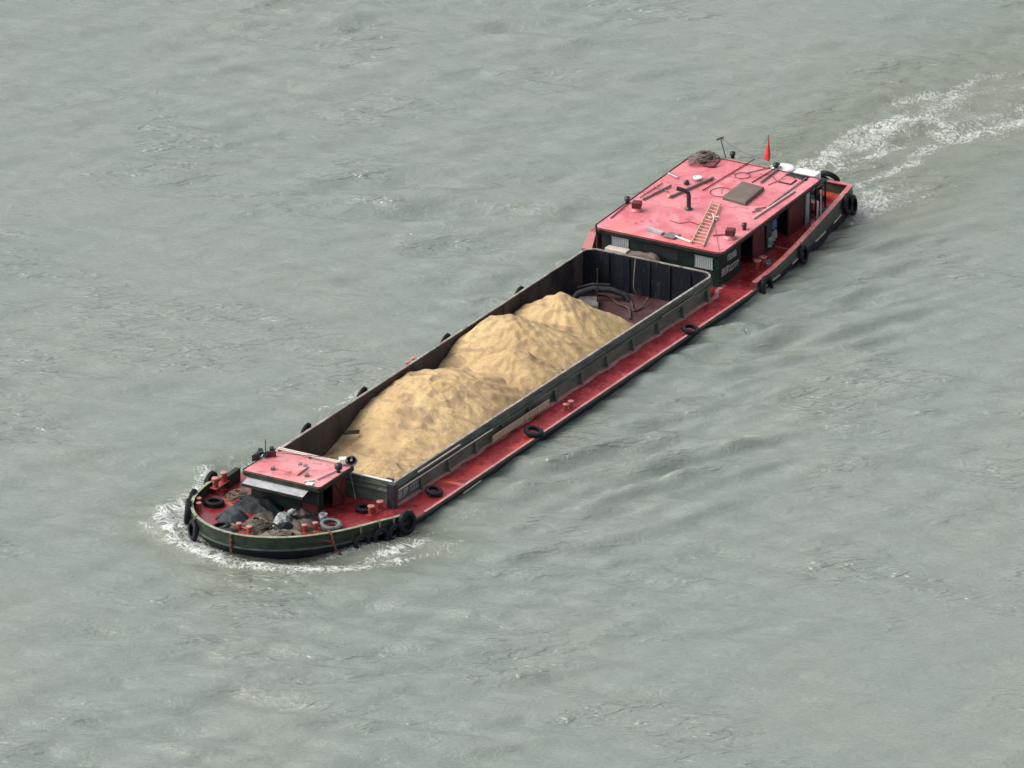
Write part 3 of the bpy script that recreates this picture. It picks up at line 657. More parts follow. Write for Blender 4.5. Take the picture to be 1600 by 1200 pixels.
pole('rod', (-21.08,-0.16,2.25), (-20.62,-0.55,2.25), .035, 'white', 'short bright rod at the front corner of the wheelhouse roof', 'rod')
tag(MB().box(up((-21.16,-0.59,2.25), .05), (.3, .36, .08), (0, 0, .2), .02).build('board', 'white'), 'small white board at the front edge of the wheelhouse roof', 'board')
p = (-19.09,-1.01,2.25)
tag(MB().lathe([(0, 0), (.1, 0), (.08, .12), (.2, .2), (.2, .42), (.12, .5), (0, .52)], 12, p).build('lamp', 'blackpipe'), 'black lantern on the near edge of the wheelhouse roof', 'lantern')
p = (-18.20,-0.74,2.25)
tag(MB().box(up(p, .26), (.36, .42, .3), (0, 0, .6), .05).tube([p, up(p, .2)], .04, 6).build('searchlight', 'white'), 'white searchlight housing at the rear corner of the wheelhouse roof', 'searchlight')
p = (-17.99,-1.10,2.25)
ls = thing('horn_loudspeaker', p, 'round horn loudspeaker with pale rim beside the white searchlight', 'loudspeaker')
d_ = Vector((-.85, -.5, -.05)).normalized(); R_ = d_.to_track_quat('Z', 'Y').to_euler(); c0 = Vector(up(p, .34))
MB().lathe([(.05, -.3), (.07, -.15), (.12, 0), (.27, .2)], 18, c0, R_).build('horn', 'blackpipe', ls)
MB().tube([c0+R_.to_matrix() @ Vector((.28*math.cos(t), .28*math.sin(t), .2)) for t in [2*math.pi*k/20 for k in range(20)]], .035, 6, True).build('rim', 'rag', ls)
MB().lathe([(0, .16), (.07, .15), (.06, 0), (0, -.02)], 12, c0, R_).build('driver', 'white', ls)
MB().tube([p, up(p, .3)], .03, 6).build('bracket', 'steel', ls)
# aerial gear at the far edge
ag = thing('mast_gear', (-19.25,3.21,2.25), 'dark cluster of lamps and a thin mast at the far edge of the wheelhouse roof', 'mast')
p = (-19.23,3.19,2.25)
MB().tube([p, up(p, .95)], .025, 6).build('pole', 'blackpipe', ag)
mm = MB()
for k in range(7):
    q = (p[0]+.25*math.cos(k*2.1), p[1]+.3*math.sin(k*1.7), p[2]+.05*k); mm.box(up(q, .1), (.22, .2, .2), (k*.5, k, .3), .03)
mm.build('lamp', 'tarp_grey', ag); MB().box(up((-19.09,2.94,2.25), .15), (.1, .5, .3), (0, 0, .5), .02).build('bracket', 'maroon', ag)
MB().prism([(p[0]-.9, p[1]+.25), (p[0]-.35, p[1]+.1), (p[0]-.3, p[1]+.3)], zr, zr+.35).build('side_lamp_board', 'blackpipe', wh)

# ------------------------------------------------------------------ bollards (welded pairs)
def bollard(p, ang, hgt=.42, sep=.55, r=.13, plate=True, rr_=None):
    x, y, z = p; c, s_ = math.cos(ang), math.sin(ang); b = MB()
    if plate: b.mat(0).box((x, y, z+.02), (sep+.5, .42, .03), (0, 0, ang))
    for k in (-1, 1):
        q = (x+c*sep/2*k, y+s_*sep/2*k, z)
        b.mat(0).lathe([(r, .03), (r, hgt-.06)], 14, q); b.mat(1).lathe([(r*1.25, hgt-.06), (r*1.3, hgt-.01), (r*1.1, hgt), (0, hgt+.005)], 14, q); b.mat(0).lathe([(r, hgt-.065), (r*1.25, hgt-.06)], 14, q)
    b.mat(0).tube([(x-c*(sep/2+.22), y-s_*(sep/2+.22), z+hgt*.55), (x+c*(sep/2+.22), y+s_*(sep/2+.22), z+hgt*.55)], .035, 6)
    return b.build('bollard', ['bollard', 'bollard_top'], barge)
def mid2(a, b): return tuple((a[i]+b[i])/2 for i in range(3))
def bpair(a, b, hgt, r=.13):
    p = mid2(a, b); d_ = Vector(b)-Vector(a); return bollard(p, math.atan2(d_.y, d_.x), hgt, max(.42, math.hypot(d_.x, d_.y)), r)
bpair((-24.66,1.40,0.65), (-24.75,0.74,0.65), .42, .12); bpair((-23.06,-1.42,0.59), (-22.55,-1.75,0.57), .42, .12)
bpair((-19.26,-3.00,0.48), (-18.53,-3.09,0.47), .46, .15)
bpair((-2.70,-4.76,0.45), (-2.20,-4.78,0.45), .40, .12)
bpair((19.44,-3.99,0.58), (20.04,-4.01,0.60), .5, .17)
bpair((-21.25,4.91,0.95), (-20.42,4.93,0.95), .55, .15)
bpair((-23.02,4.79,0.59), (-23.54,4.46,0.60), .5, .11)
bpair((-1.85, 5.2, .45), (-1.25, 5.2, .45), .42, .12)
bollard((29.6, 3.2, deckz(29.6)), 1.2, .45)
# dark green fairlead block at the end of the far bow bulwark, near end plate
MB().box((-19.55, 5.0, .82), (1.3, .3, .7), (0, 0, .05), .04).build('fairlead', 'bulwark', barge)
MB().box((-19.0, yn(-19)+.1, .7), (.75, .26, .46), (0, .0, .05), .04).build('fairlead', 'bulwark', barge)
MB().b2(HX0-.42, HX0-.06, hn(HX0)-.25, hn(HX0)+.15, .46, 1.75).build('corner_post', 'blackpipe', barge)
tag(MB().tube([(HX0-.03, -3.35, RIM+.11), (HX0-.03, -.6, RIM+.11)], .05, 8).build('pipe', 'white'), 'shiny white pipe lying on the front rim of the hold', 'pipe')
tag(MB().tube([(-18.1, -1.4, .5), (-18.3, -1.2, 2.0)], .025, 6).build('rod', 'rag'), 'thin pale rod leaning beside the wheelhouse rear corner', 'rod')

# boards and poles along the near coaming
bd = MB(); yb = -3.86
bd.beam((-8.55, hn(-8.5)-.30, .80), (-2.85, hn(-2.9)-.30, .80), .05, .34)
for xx in (-5.4, -4.9, -4.65, -4.35, -4.1): bd.mat(1).b2(xx, xx+.035, hn(xx)-.333, hn(xx)-.326, .63, .97)
bd.mat(0)
bo = bd.build('board', ['wood', 'brown']); tag(bo, 'long pale timber board standing on edge along the near coaming', 'board')
pole('pole', (-17.6, -3.60, 1.27), (-8.4, -3.70, 1.27), .035, 'pale', 'thin pale pole lying along the near coaming stringer', 'pole', dz=0)
pole('pole', (-15.6, -3.56, 1.52), (-11.5, -3.60, 1.52), .045, 'pale', 'shorter pale pole high on the near coaming by the bow', 'pole', dz=0)
pole('pole', (9.2, hn(9)-.12, 1.30), (12.8, hn(13)-.12, 1.30), .05, 'rope', 'greenish pole on the after end of the near coaming', 'pole', dz=0)

# ------------------------------------------------------------------ tyres
def tyre_mb(R=.5, r=.3, w=.24):
    prof = [(r, -w*.3), (r+.03, -w*.48), (R-.09, -w*.5), (R-.02, -w*.38), (R, -w*.2), (R, w*.2), (R-.02, w*.38), (R-.09, w*.5), (r+.03, w*.48), (r, w*.3), (r+.02, w*.2), (R-.06, w*.3), (R-.06, -w*.3), (r+.02, -w*.2)]
    return prof
TG = 'tyres used as fenders round the barge'
tp = thing('tyre', (0, 0, 0), 'x', 'tyre', TG)
MB().lathe(tyre_mb(), 26, closed=True).build('casing', 'rubber', tp)
tr_ = MB()
for k in range(26):
    a = 2*math.pi*k/26; tr_.box((.505*math.cos(a), .505*math.sin(a), 0), (.02, .05, .16), (0, 0, a))
tr_.build('tread', 'rubber', tp)
used = [False]
def tyre(loc, nrm, s, label, grey=False):
    rot = Vector(nrm).normalized().to_track_quat('Z', 'Y').to_euler()
    o = tp if not used[0] else dup(tp, loc, rot, label)
    if not used[0]: o.location = loc; o.rotation_euler = rot; o['label'] = label; used[0] = True
    o.scale = (s, s, s)
    if grey:
        for ch in o.children:
            ch.data = ch.data.copy(); ch.data.materials[0] = M['rubber_grey']
    return o
U = (0, 0, 1)
tyre(up((-22.39,4.28,0.57), .13), (0.05, 0, 1), 1.0, 'black tyre lying flat on the red foredeck near the far bow bollards')
tyre(up((-25.08,2.22,0.66), .16), (-.1, .15, 1), .95, 'dark tyre lying just inside the bow rail beside the grey tarpaulin')
tyre(up((-21.99,-2.30,0.55), .20), (-.05, -.1, 1), 1.12, 'dusty grey tyre lying against the near bow bulwark', True)
tyre(up((-19.07,-2.52,0.48), .13), (.0, .05, 1), .95, 'dark tyre lying behind the twin bollards on the near side of the foredeck')
tyre(up((-15.54,-4.44,0.45), .2), (0, -.25, 1), .9, 'tyre lying on the deck edge nearest the bow on the red side deck')
tyre(up((-6.33,-4.94,0.45), .2), (0, -.25, 1), 1.0, 'tyre lying on the deck edge below the long timber board')
tyre(up((9.90,-5.16,0.45), .2), (0, -.25, 1), .95, 'tyre lying on the deck edge nearest the deckhouse')
def hang(x, side, s, label, z=None, push=.16):
    y = yn(x) if side < 0 else yf(x)
    e = .05; dy = ((yn(x+e) if side < 0 else yf(x+e))-y)/e; nv = Vector((-dy*side, side, 0)).normalized() if side > 0 else Vector((dy, -1, 0)).normalized()
    z = deckz(x)-.05 if z is None else z; p = Vector((x, y, z))+nv*push
    o = tyre(p, nv+Vector((0, 0, .12)), s, label)
    capz = capz_bow(x) if x < -19.2 else (capz_st(x) if x > 17.1 else deckz(x))
    q = Vector((x, y, capz+.05)); off = -Vector((0, 0, 0))
    rp = MB()
    for dx in (-.06, .06): rp.tube([q-nv*.1+Vector((dx, 0, 0)), q+nv*.07+Vector((dx, 0, 0)), p+Vector((dx, 0, .3*s))+nv*.02], .018, 5)
    r_o = rp.build('hanging_rope', 'rope'); tag(r_o, label.replace('tyre', 'rope holding the tyre', 1), 'rope', 'ropes holding the hung tyres')
    return o
hang(-19.4, -1, 1.2, 'big tyre hung on the near bow side beside the twin bollards', .55, .2)
hang(-21.1, -1, 1.0, 'tyre hung on the near bow side, second from the big tyre', .3)
hang(-22.2, -1, .95, 'tyre hung on the near bow side, third from the big tyre', .32)
hang(-20.2, -1, .95, 'tyre hung low between the big tyre and its neighbour', .25)
hang(-25.45, 1, 1.05, 'tyre hung over the far bow shoulder just above the foam', .55)
hang(-24.2, 1, 1.25, 'large tyre hung at the far bow shoulder beside the red posts', .85)
hang(-22.8, 1, 1.1, 'tyre hung on the far bow side behind the red posts', .8)
hang(-20.6, 1, 1.15, 'tyre hung on the far bow side below the tall bollard pair', .85)
hang(17.9, -1, 1.2, 'big tyre hung below the twin bollards beside the deckhouse', .35, .2)
hang(22.6, -1, 1.0, 'tyre hung half way along the stern bulwark', .55)
hang(29.3, -1, 1.15, 'tyre hung on the near stern quarter', 1.05)
hang(30.2, -1, 1.1, 'tyre hung on the very corner of the stern', .65)
for x, l in ((-11.6, 'dark tyre beyond the far hold rim nearest the wheelhouse'), (-6.0, 'dark tyre beyond the far hold rim beside the front sand heap'), (2.5, 'dark tyre beyond the far hold rim beside the middle sand heap'), (10.25, 'dark tyre beyond the far hold rim beside the after sand heap')):
    tyre((x, 5.5, .46), (0, 1, .35), .8, l)
tyre((30.9, -2.3, 1.68), (.95, 0, .75), 1.15, 'black tyre hooked over the stern transom')
# rusty chains at the bow
def chain(name, pts, r, label):
    mb = MB(); P = [Vector(p) for p in pts]; L_ = 0
    for a, b_ in zip(P, P[1:]):
        nL = max(1, int((b_-a).length/.11)); dd_ = (b_-a).normalized()
        for k in range(nL):
            c0 = a.lerp(b_, (k+.5)/nL); s1 = dd_.cross(Vector((0, 0, 1)) if abs(dd_.z) < .9 else Vector((1, 0, 0))).normalized(); s2 = dd_.cross(s1)
            ax = s1 if k % 2 else s2
            mb.tube([c0+dd_*.085*math.cos(t)+ax*.05*math.sin(t) for t in [2*math.pi*i/8 for i in range(8)]], r, 5, True)
    return tag(mb.build(name, 'chain'), label, 'chain')
x = -23.7; y = yn(x); 
chain('anchor_chain', [(-23.2, y+1.3, .75), (-23.5, y+.3, 1.0), (x, y+.05, capz_bow(x)+.1), (x-.08, y-.12, capz_bow(x)), (x-.05, y-.2, .7), (x+.1, y-.25, .3), (x+.25, y-.5, -.05)], .035, 'rusty anchor chain hanging over the near bow rail to the water')
chain('anchor_chain', [(-24.6, -2.3, 1.22), (-24.2, -2.9, .95), (-23.75, y-.1, .75)], .028, 'rusty chain looped along the outside of the near bow rail')
chain('anchor_chain', [(-26.2, .8, .9), (-26.45, .75, 1.22), (-26.52, .75, .7), (-26.5, .72, .2)], .03, 'short chain hanging over the stem')
# heaps of gear on the foredeck
crumple('tarpaulin', [(-21.92,3.36,0.55), (-20.95,3.77,0.52), (-20.26,3.15,0.50), (-20.68,1.38,0.52), (-21.88,0.08,0.55), (-23.01,-0.05,0.59), (-22.44,1.61,0.57), (-22.43,2.56,0.57)], 'tarp', 'large crumpled black tarpaulin in front of the wheelhouse', 'tarpaulin', .5, 21, rough=.55)
crumple('tarpaulin', [(-24.10,3.25,0.63), (-23.25,3.36,0.59), (-22.74,3.04,0.58), (-22.88,1.98,0.58), (-23.57,1.62,0.61), (-24.24,2.18,0.63)], 'tarp_grey', 'smooth dark grey tarpaulin mound on the foredeck', 'tarpaulin', .42, 22, rough=.3)
crumple('rag_pile', [(-23.29,0.38,0.60), (-22.01,0.93,0.55), (-21.30,0.77,0.53), (-21.98,-0.09,0.55), (-23.10,-0.56,0.59), (-23.81,-0.40,0.61)], 'rag', 'pale pile of rags and sacks between tarpaulin and wheelhouse', 'rag pile', .42, 23, rough=.5)
nn = thing('net_heap', (-23.96,0.78,0.62), 'brown tangled net heap just inside the bow rail', 'net heap')
e = crumple('net', [(-24.27,1.27,0.63), (-23.32,1.55,0.60), (-22.91,1.06,0.58), (-23.76,0.16,0.61), (-24.74,-0.07,0.65), (-25.01,0.51,0.66)], 'net', '', '', .5, 24, rough=.4); del e['label']; del e['category']; e.parent = nn; e.location = -Vector(nn.location)
strands(MB(), (-24.03,0.74,0.62), .8, .8, .6, 26, 25, .02).build('cord', 'rope', nn)
for c_, rx, seed, lab in (((-20.73,3.91,0.52), .8, 31, 'tangle of brown ropes behind the black tarpaulin'), ((-24.18,-0.77,0.63), .7, 32, 'loose ropes inside the bow rail right of the net heap'), ((-24.82,1.82,0.65), .6, 33, 'greenish rope tangle beside the flat tyre at the bow rail'), ((-22.68,-0.90,0.58), .6, 34, 'dark rope tangle in front of the wheelhouse corner')):
    o = tag(strands(MB(), c_, rx, rx*.8, .25, 20, seed, .022).build('rope_tangle', 'rope'), lab, 'rope', 'rope tangles on the foredeck')
o = tag(coil(MB(), (-23.93,-1.17,0.62), .5, .035, 4, 2).build('rope_coil', 'rope'), 'flat brown rope coil between the bow bollard pairs', 'rope coil')
p = (-21.40,-1.49,0.54)
bk = thing('bucket', p, 'pale grey bucket beside the dusty tyre at the wheelhouse corner', 'bucket')
MB().lathe([(0, .01), (.17, .01), (.23, .42), (.21, .42), (.16, .05), (0, .05)], 16, p).build('pail', 'rag', bk)
MB().tube([(p[0]+.22*math.cos(t), p[1], p[2]+.42+.16*math.sin(t)) for t in [math.pi*k/8 for k in range(9)]], .012, 5).build('handle', 'steel', bk)
for k, (q, mt2, lab, nm) in enumerate((
    ((-21.94,0.49,0.55), 'rag', 'crumpled grey sheet leaning on the black tarpaulin', 'sheet'), ((-22.11,-0.36,0.56), 'tarp', 'black sack in front of the wheelhouse panels', 'sack'),
    ((-24.44,-0.37,0.64), 'brown', 'brown sack inside the bow rail beside the net heap', 'sack'), ((-25.63,1.47,0.68), 'tarp_grey', 'dark sack against the bow rail left of the bollards', 'sack'),
    ((-21.33,-0.15,0.53), 'brown', 'low brown bundle under the near end of the visor', 'bundle'), ((-23.50,-0.24,0.60), 'tarp', 'black bundle between the rags and the rope coil', 'bundle'))):
    x0, y0, z0 = q; w_ = .45+.1*(k % 3)
    crumple(nm, [(x0-w_, y0-w_*.7, z0), (x0+w_*.8, y0-w_, z0), (x0+w_, y0+w_*.6, z0), (x0-w_*.5, y0+w_, z0)], mt2, lab, nm, .32+.08*(k % 2), 60+k, rough=.5)
for pts, lab in (([(18.48,0.89,2.72), (18.36,0.19,2.71), (18.83,-0.18,2.73), (18.68,-0.81,2.72), (19.30,-0.71,2.75)], 'loose cord curling across the roof in front of the bent exhaust'), ([(26.46,-0.67,3.07), (26.32,-1.18,3.06), (25.81,-1.74,3.04), (25.12,-1.55,3.01)], 'short cord near the bent rod frame')):
    tag(MB().tube([up(p, .03) for p in pts], .02, 5).build('cord', 'chain'), lab, 'cord')
for k, (q, mt2, lab, nm) in enumerate((
    ((-23.32,1.07,0.60), 'tarp', 'flat black sheet in front of the large tarpaulin', 'sheet'), ((-22.96,-0.77,0.58), 'net', 'dark brown net bundle in front of the wheelhouse door side', 'net'),
    ((-22.62,0.93,0.57), 'net', 'brown net bundle between the black tarpaulin and the net heap', 'net'), ((-21.72,-0.98,0.54), 'tarp', 'black bundle against the foot of the wheelhouse front', 'bundle'),
    ((-21.63,2.90,0.54), 'tarp_grey', 'grey sheet tucked under the far end of the black tarpaulin', 'sheet'), ((-22.56,-1.08,0.57), 'net', 'low brown netting behind the near bow bollard pair', 'net'))):
    x0, y0, z0 = q; w_ = .6+.1*(k % 3)
    crumple(nm, [(x0-w_, y0-w_*.8, z0), (x0+w_*.7, y0-w_, z0), (x0+w_, y0+w_*.6, z0), (x0, y0+w_*1.1, z0), (x0-w_*.9, y0+w_*.7, z0)], mt2, lab, nm, .24+.06*(k % 2), 80+k, rough=.6)
rr9 = np.random.RandomState(4)
for k, (q, mt2, lab) in enumerate((((-22.30,-0.06,0.56), 'rag', 'small pale plastic jug on the rag pile by the wheelhouse'), ((-23.73,-0.05,0.61), 'pale', 'pale yellow plastic scrap beside the net heap'))):
    c0 = up(q, .45 if k == 0 else .15)
    tag(MB().lathe([(0, 0), (.14, 0), (.15, .25), (.05, .34), (.05, .4), (0, .4)], 10, c0, (.9, .4, k)).build('jug', mt2), lab, 'jug')

# ------------------------------------------------------------------ sand
def fbm(x, y, seed, base=1.0, octs=5):
    r = np.random.RandomState(seed); v = np.zeros_like(x); a = 1.0; f = base
    for o in range(octs):
        for k in range(4):
            th = r.rand()*6.28; ph_ = r.rand()*6.28; v += a*np.sin(f*(x*math.cos(th)+y*math.sin(th))+ph_+1.3*np.sin(f*.7*(y*math.cos(th)-x*math.sin(th))+ph_*2))/4
        a *= .5; f *= 2.03
    return v
def sand_heap(cx, cy, hz, slope, ax_, rx, flat, seed, label, x0, x1, skew=0):
    nx = int((x1-x0)/.07); ny = 104
    xs_ = np.linspace(x0, x1, nx); ys = np.linspace(-3.46, 3.82, ny); X, Y = np.meshgrid(xs_, ys, indexing='ij')
    ca, sa = math.cos(skew), math.sin(skew); u = (X-cx)*ca+(Y-cy)*sa; v = -(X-cx)*sa+(Y-cy)*ca
    wob = 1+.10*fbm(X*.6, Y*.6, seed, 1.0, 2)
    dd_ = np.sqrt((u/ax_)**2+(v/rx)**2+flat**2)-flat
    Z = hz-slope*dd_*wob
    n1 = fbm(X, Y, seed+5, 1.1, 5); n2 = np.abs(fbm(X, Y, seed+9, 2.3, 4))
    top = np.clip(1-dd_/2.5, 0, 1)
    Z += .09*n1 - .19*n2*(.15+top*1.1) 
    ang = np.arctan2(v, u); Z += .035*np.sin(ang*17+3*n1)*np.clip(dd_/2, 0, 1) + .022*fbm(X, Y, seed+20, 5.5, 3)
    lim = 1.58 - .0*X
    near = np.clip((-3.0-Y)/.45, 0, 1); far = np.clip((Y-3.35)/.45, 0, 1); e_ = np.maximum(near, far)
    Z = np.where(Z > 1.45, np.minimum(Z, 1.45*e_+(1-e_)*Z), Z)
    keep = Z > -.46; idx = -np.ones(Z.shape, int)
    q = keep[:-1, :-1] | keep[1:, :-1] | keep[:-1, 1:] | keep[1:, 1:]
    vm = np.zeros(Z.shape, bool); vm[:-1, :-1] |= q; vm[1:, :-1] |= q; vm[:-1, 1:] |= q; vm[1:, 1:] |= q
    idx[vm] = np.arange(vm.sum()); V = np.stack([X[vm], Y[vm], np.maximum(Z[vm], -.60)], 1)
    I, J = np.where(q); F = np.stack([idx[I, J], idx[I+1, J], idx[I+1, J+1], idx[I, J+1]], 1)
    me = bpy.data.meshes.new('sand_heap'); me.from_pydata(V.tolist(), [], F.tolist()); me.materials.append(M['sand'])
    me.polygons.foreach_set('use_smooth', [True]*len(F))
    o = bpy.data.objects.new('sand_heap', me); C.objects.link(o); return tag(o, label, 'sand heap', 'sand heaps in the hold')
sand_heap(-14.6, -1.3, 1.2, .42, 1.1, 1.0, .5, 101, 'lowest sand heap, at the bow end of the hold behind the wheelhouse', -17.6, -9)
sand_heap(-5.7, 1.1, 2.25, .58, 1.5, 1.2, .9, 102, 'large sand heap second from the wheelhouse', -17.6, 5)
sand_heap(-.3, -.5, 2.2, .70, 1.0, 1.3, .25, 103, 'steep sand heap in the middle tucked in front of the broadest one', -8, 8)
sand_heap(2.7, 1.6, 2.5, .66, 1.1, 1.3, .8, 104, 'broadest and highest sand heap with a lumpy top', -8, 13)
sand_heap(7.7, 1.5, 2.2, .66, .95, 1.05, .35, 105, 'smooth sand heap farthest from the wheelhouse beside the empty part of the hold', -1, 15)
tag(MB().box((-11.2, 3.0, .72), (.9, .12, .2), (0, .15, -.5), .02).build('plank', 'blackpipe'), 'short dark plank stuck in the sand by the far hold wall', 'plank')
tag(MB().box((-16.3, -2.9, 1.1), (.5, .3, .3), (0, 0, .2), .08).build('bundle', 'blue'), 'small blue grey bundle on the sand by the near rim', 'bundle')
tag(MB().box((HX0+.25, -3.0, 1.55), (.42, .42, .36), (0, 0, .1), .05).build('lamp_box', 'blackpipe'), 'black lamp box at the front near corner of the hold', 'lamp')
# hoses and gear on the empty hold floor
def hose(pts, r, mt, label, cat='hose'):
    P = [Vector(p) for p in pts]; Q = []
    for i in range(len(P)-1):
        p0, p1, p2, p3 = P[max(i-1, 0)], P[i], P[i+1], P[min(i+2, len(P)-1)]
        for k in range(6):
            t = k/6; Q.append(.5*((2*p1)+(p2-p0)*t+(2*p0-5*p1+4*p2-p3)*t*t+(3*p1-p0-3*p2+p3)*t**3))
    Q.append(P[-1]); return tag(MB().tube(Q, r, 8).build('hose', mt), label, cat)
hose([(13.95,2.79,-0.36), (14.08,2.19,-0.36), (13.37,1.20,-0.36), (13.02,0.34,-0.36), (11.80,-0.46,-0.36)], .06, 'net', 'brown hose curling over the hold floor beside the last sand heap')
hose([(13.97,1.82,-0.36), (14.03,0.79,-0.36), (12.92,-0.03,-0.36), (13.54,-0.19,-0.36), (14.35,-0.13,-0.10)], .045, 'net', 'thinner hose looping up to the after bulkhead')
hose([(14.9, .7, -.38), (14.6, .9, .2), (14.95, 1.0, 1.75)], .035, 'rope', 'thin rope hanging down the after bulkhead', 'rope')
pm = thing('sand_pump', (12.8, 2.6, -.44), 'dark arched pump casing in the far after corner of the hold', 'pump')
MB().tube([(12.2, 3.4, -.2), (12.6, 3.2, .1), (13.2, 2.7, .25), (13.8, 1.9, .15), (14.1, 1.2, -.1), (14.1, .9, -.4)], .17, 12).build('casing', 'blackpipe', pm)
MB().tube([(12.7, 3.3, .35), (13.3, 2.75, .46), (13.9, 2.0, .36)], .08, 8).build('guard', 'hold_in', pm)
MB().box((12.3, 2.4, -.25), (1.3, 1.1, .36), (0, 0, .5), .05).build('base', 'steel', pm)
tag(MB().tube([(12.4, 1.9, -.4), (12.4, 1.9, 1.85)], .04, 7).build('post', 'blackpipe'), 'thin dark post standing in the after end of the hold', 'post')

# ------------------------------------------------------------------ water
def axis(lo, hi, step, far, g=1.35):
    a = list(np.arange(lo, hi+step/2, step)); s1 = step; b_ = hi; c_ = lo; A = []; B = []
    while b_ < far: s1 *= g; b_ += s1; A.append(b_); c_ -= s1; B.append(c_)
    return np.array(B[::-1]+a+A)
ra = axis(-40, 40, .16, 9000); fa = axis(-82, 92, .20, 9000)
RA, FA = np.meshgrid(ra, fa, indexing='ij')
rx, ry = math.cos(AZ), -math.sin(AZ); fx, fy = math.sin(AZ), math.cos(AZ)
WXx = RA*rx+FA*fx; WYy = RA*ry+FA*fy
rng = np.random.RandomState(5); Z = np.zeros_like(WXx)
fade = np.clip((44-np.abs(RA))/6, 0, 1)*np.clip((96-np.abs(FA-5))/8, 0, 1)
fm_ = fade > 0
px_, py_ = RA[fm_], FA[fm_]; zz = np.zeros_like(px_)
wind = rad(96)                                                       # crests nearly across the view
for k in range(110):
    lam = .7*(6/.7)**rng.rand(); th = wind+rng.randn()*.42; kk = 2*math.pi/lam
    amp = .0062*lam**1.05*(.55 if lam < 1.3 else 1.0)
    ph0 = rng.rand()*6.28; arg = kk*(px_*math.cos(th)+py_*math.sin(th))+ph0
    zz += amp*(np.sin(arg)+.25*np.cos(2*arg))
grp = 1+.45*np.sin(px_*.11+1.3*np.sin(py_*.07))*np.sin(py_*.06+.8)
zz *= grp*.54
Z[fm_] = zz; Z *= fade
# positions in barge axes
def segdist(X, Y, pts):
    best = np.full(X.shape, 1e9); 
    for (a, b_) in zip(pts, pts[1:]):
        ax, ay = a[0], a[1]; bx_, by_ = b_[0], b_[1]; L2 = (bx_-ax)**2+(by_-ay)**2
        t = np.clip(((X-ax)*(bx_-ax)+(Y-ay)*(by_-ay))/L2, 0, 1); best = np.minimum(best, np.hypot(X-ax-t*(bx_-ax), Y-ay-t*(by_-ay)))
    return best
FO = np.zeros_like(Z); AG = np.zeros_like(Z)
near_m = (np.abs(RA) < 48) & (np.abs(FA) < 100)
X_, Y_ = WXx[near_m], WYy[near_m]; fo = np.zeros_like(X_); ag = np.zeros_like(X_); dz = np.zeros_like(X_)
bowpath = [(-17.79,7.81,0.00), (-19.99,6.66,0.00), (-22.15,6.33,0.00), (-23.27,6.65,0.00), (-24.73,5.95,0.00), (-26.00,4.47,0.00), (-26.67,2.92,0.00), (-27.19,1.29,0.00), (-27.44,-0.17,0.00), (-26.98,-1.74,0.00), (-26.43,-3.62,0.00), (-24.77,-5.57,0.00), (-23.15,-6.80,0.00)]
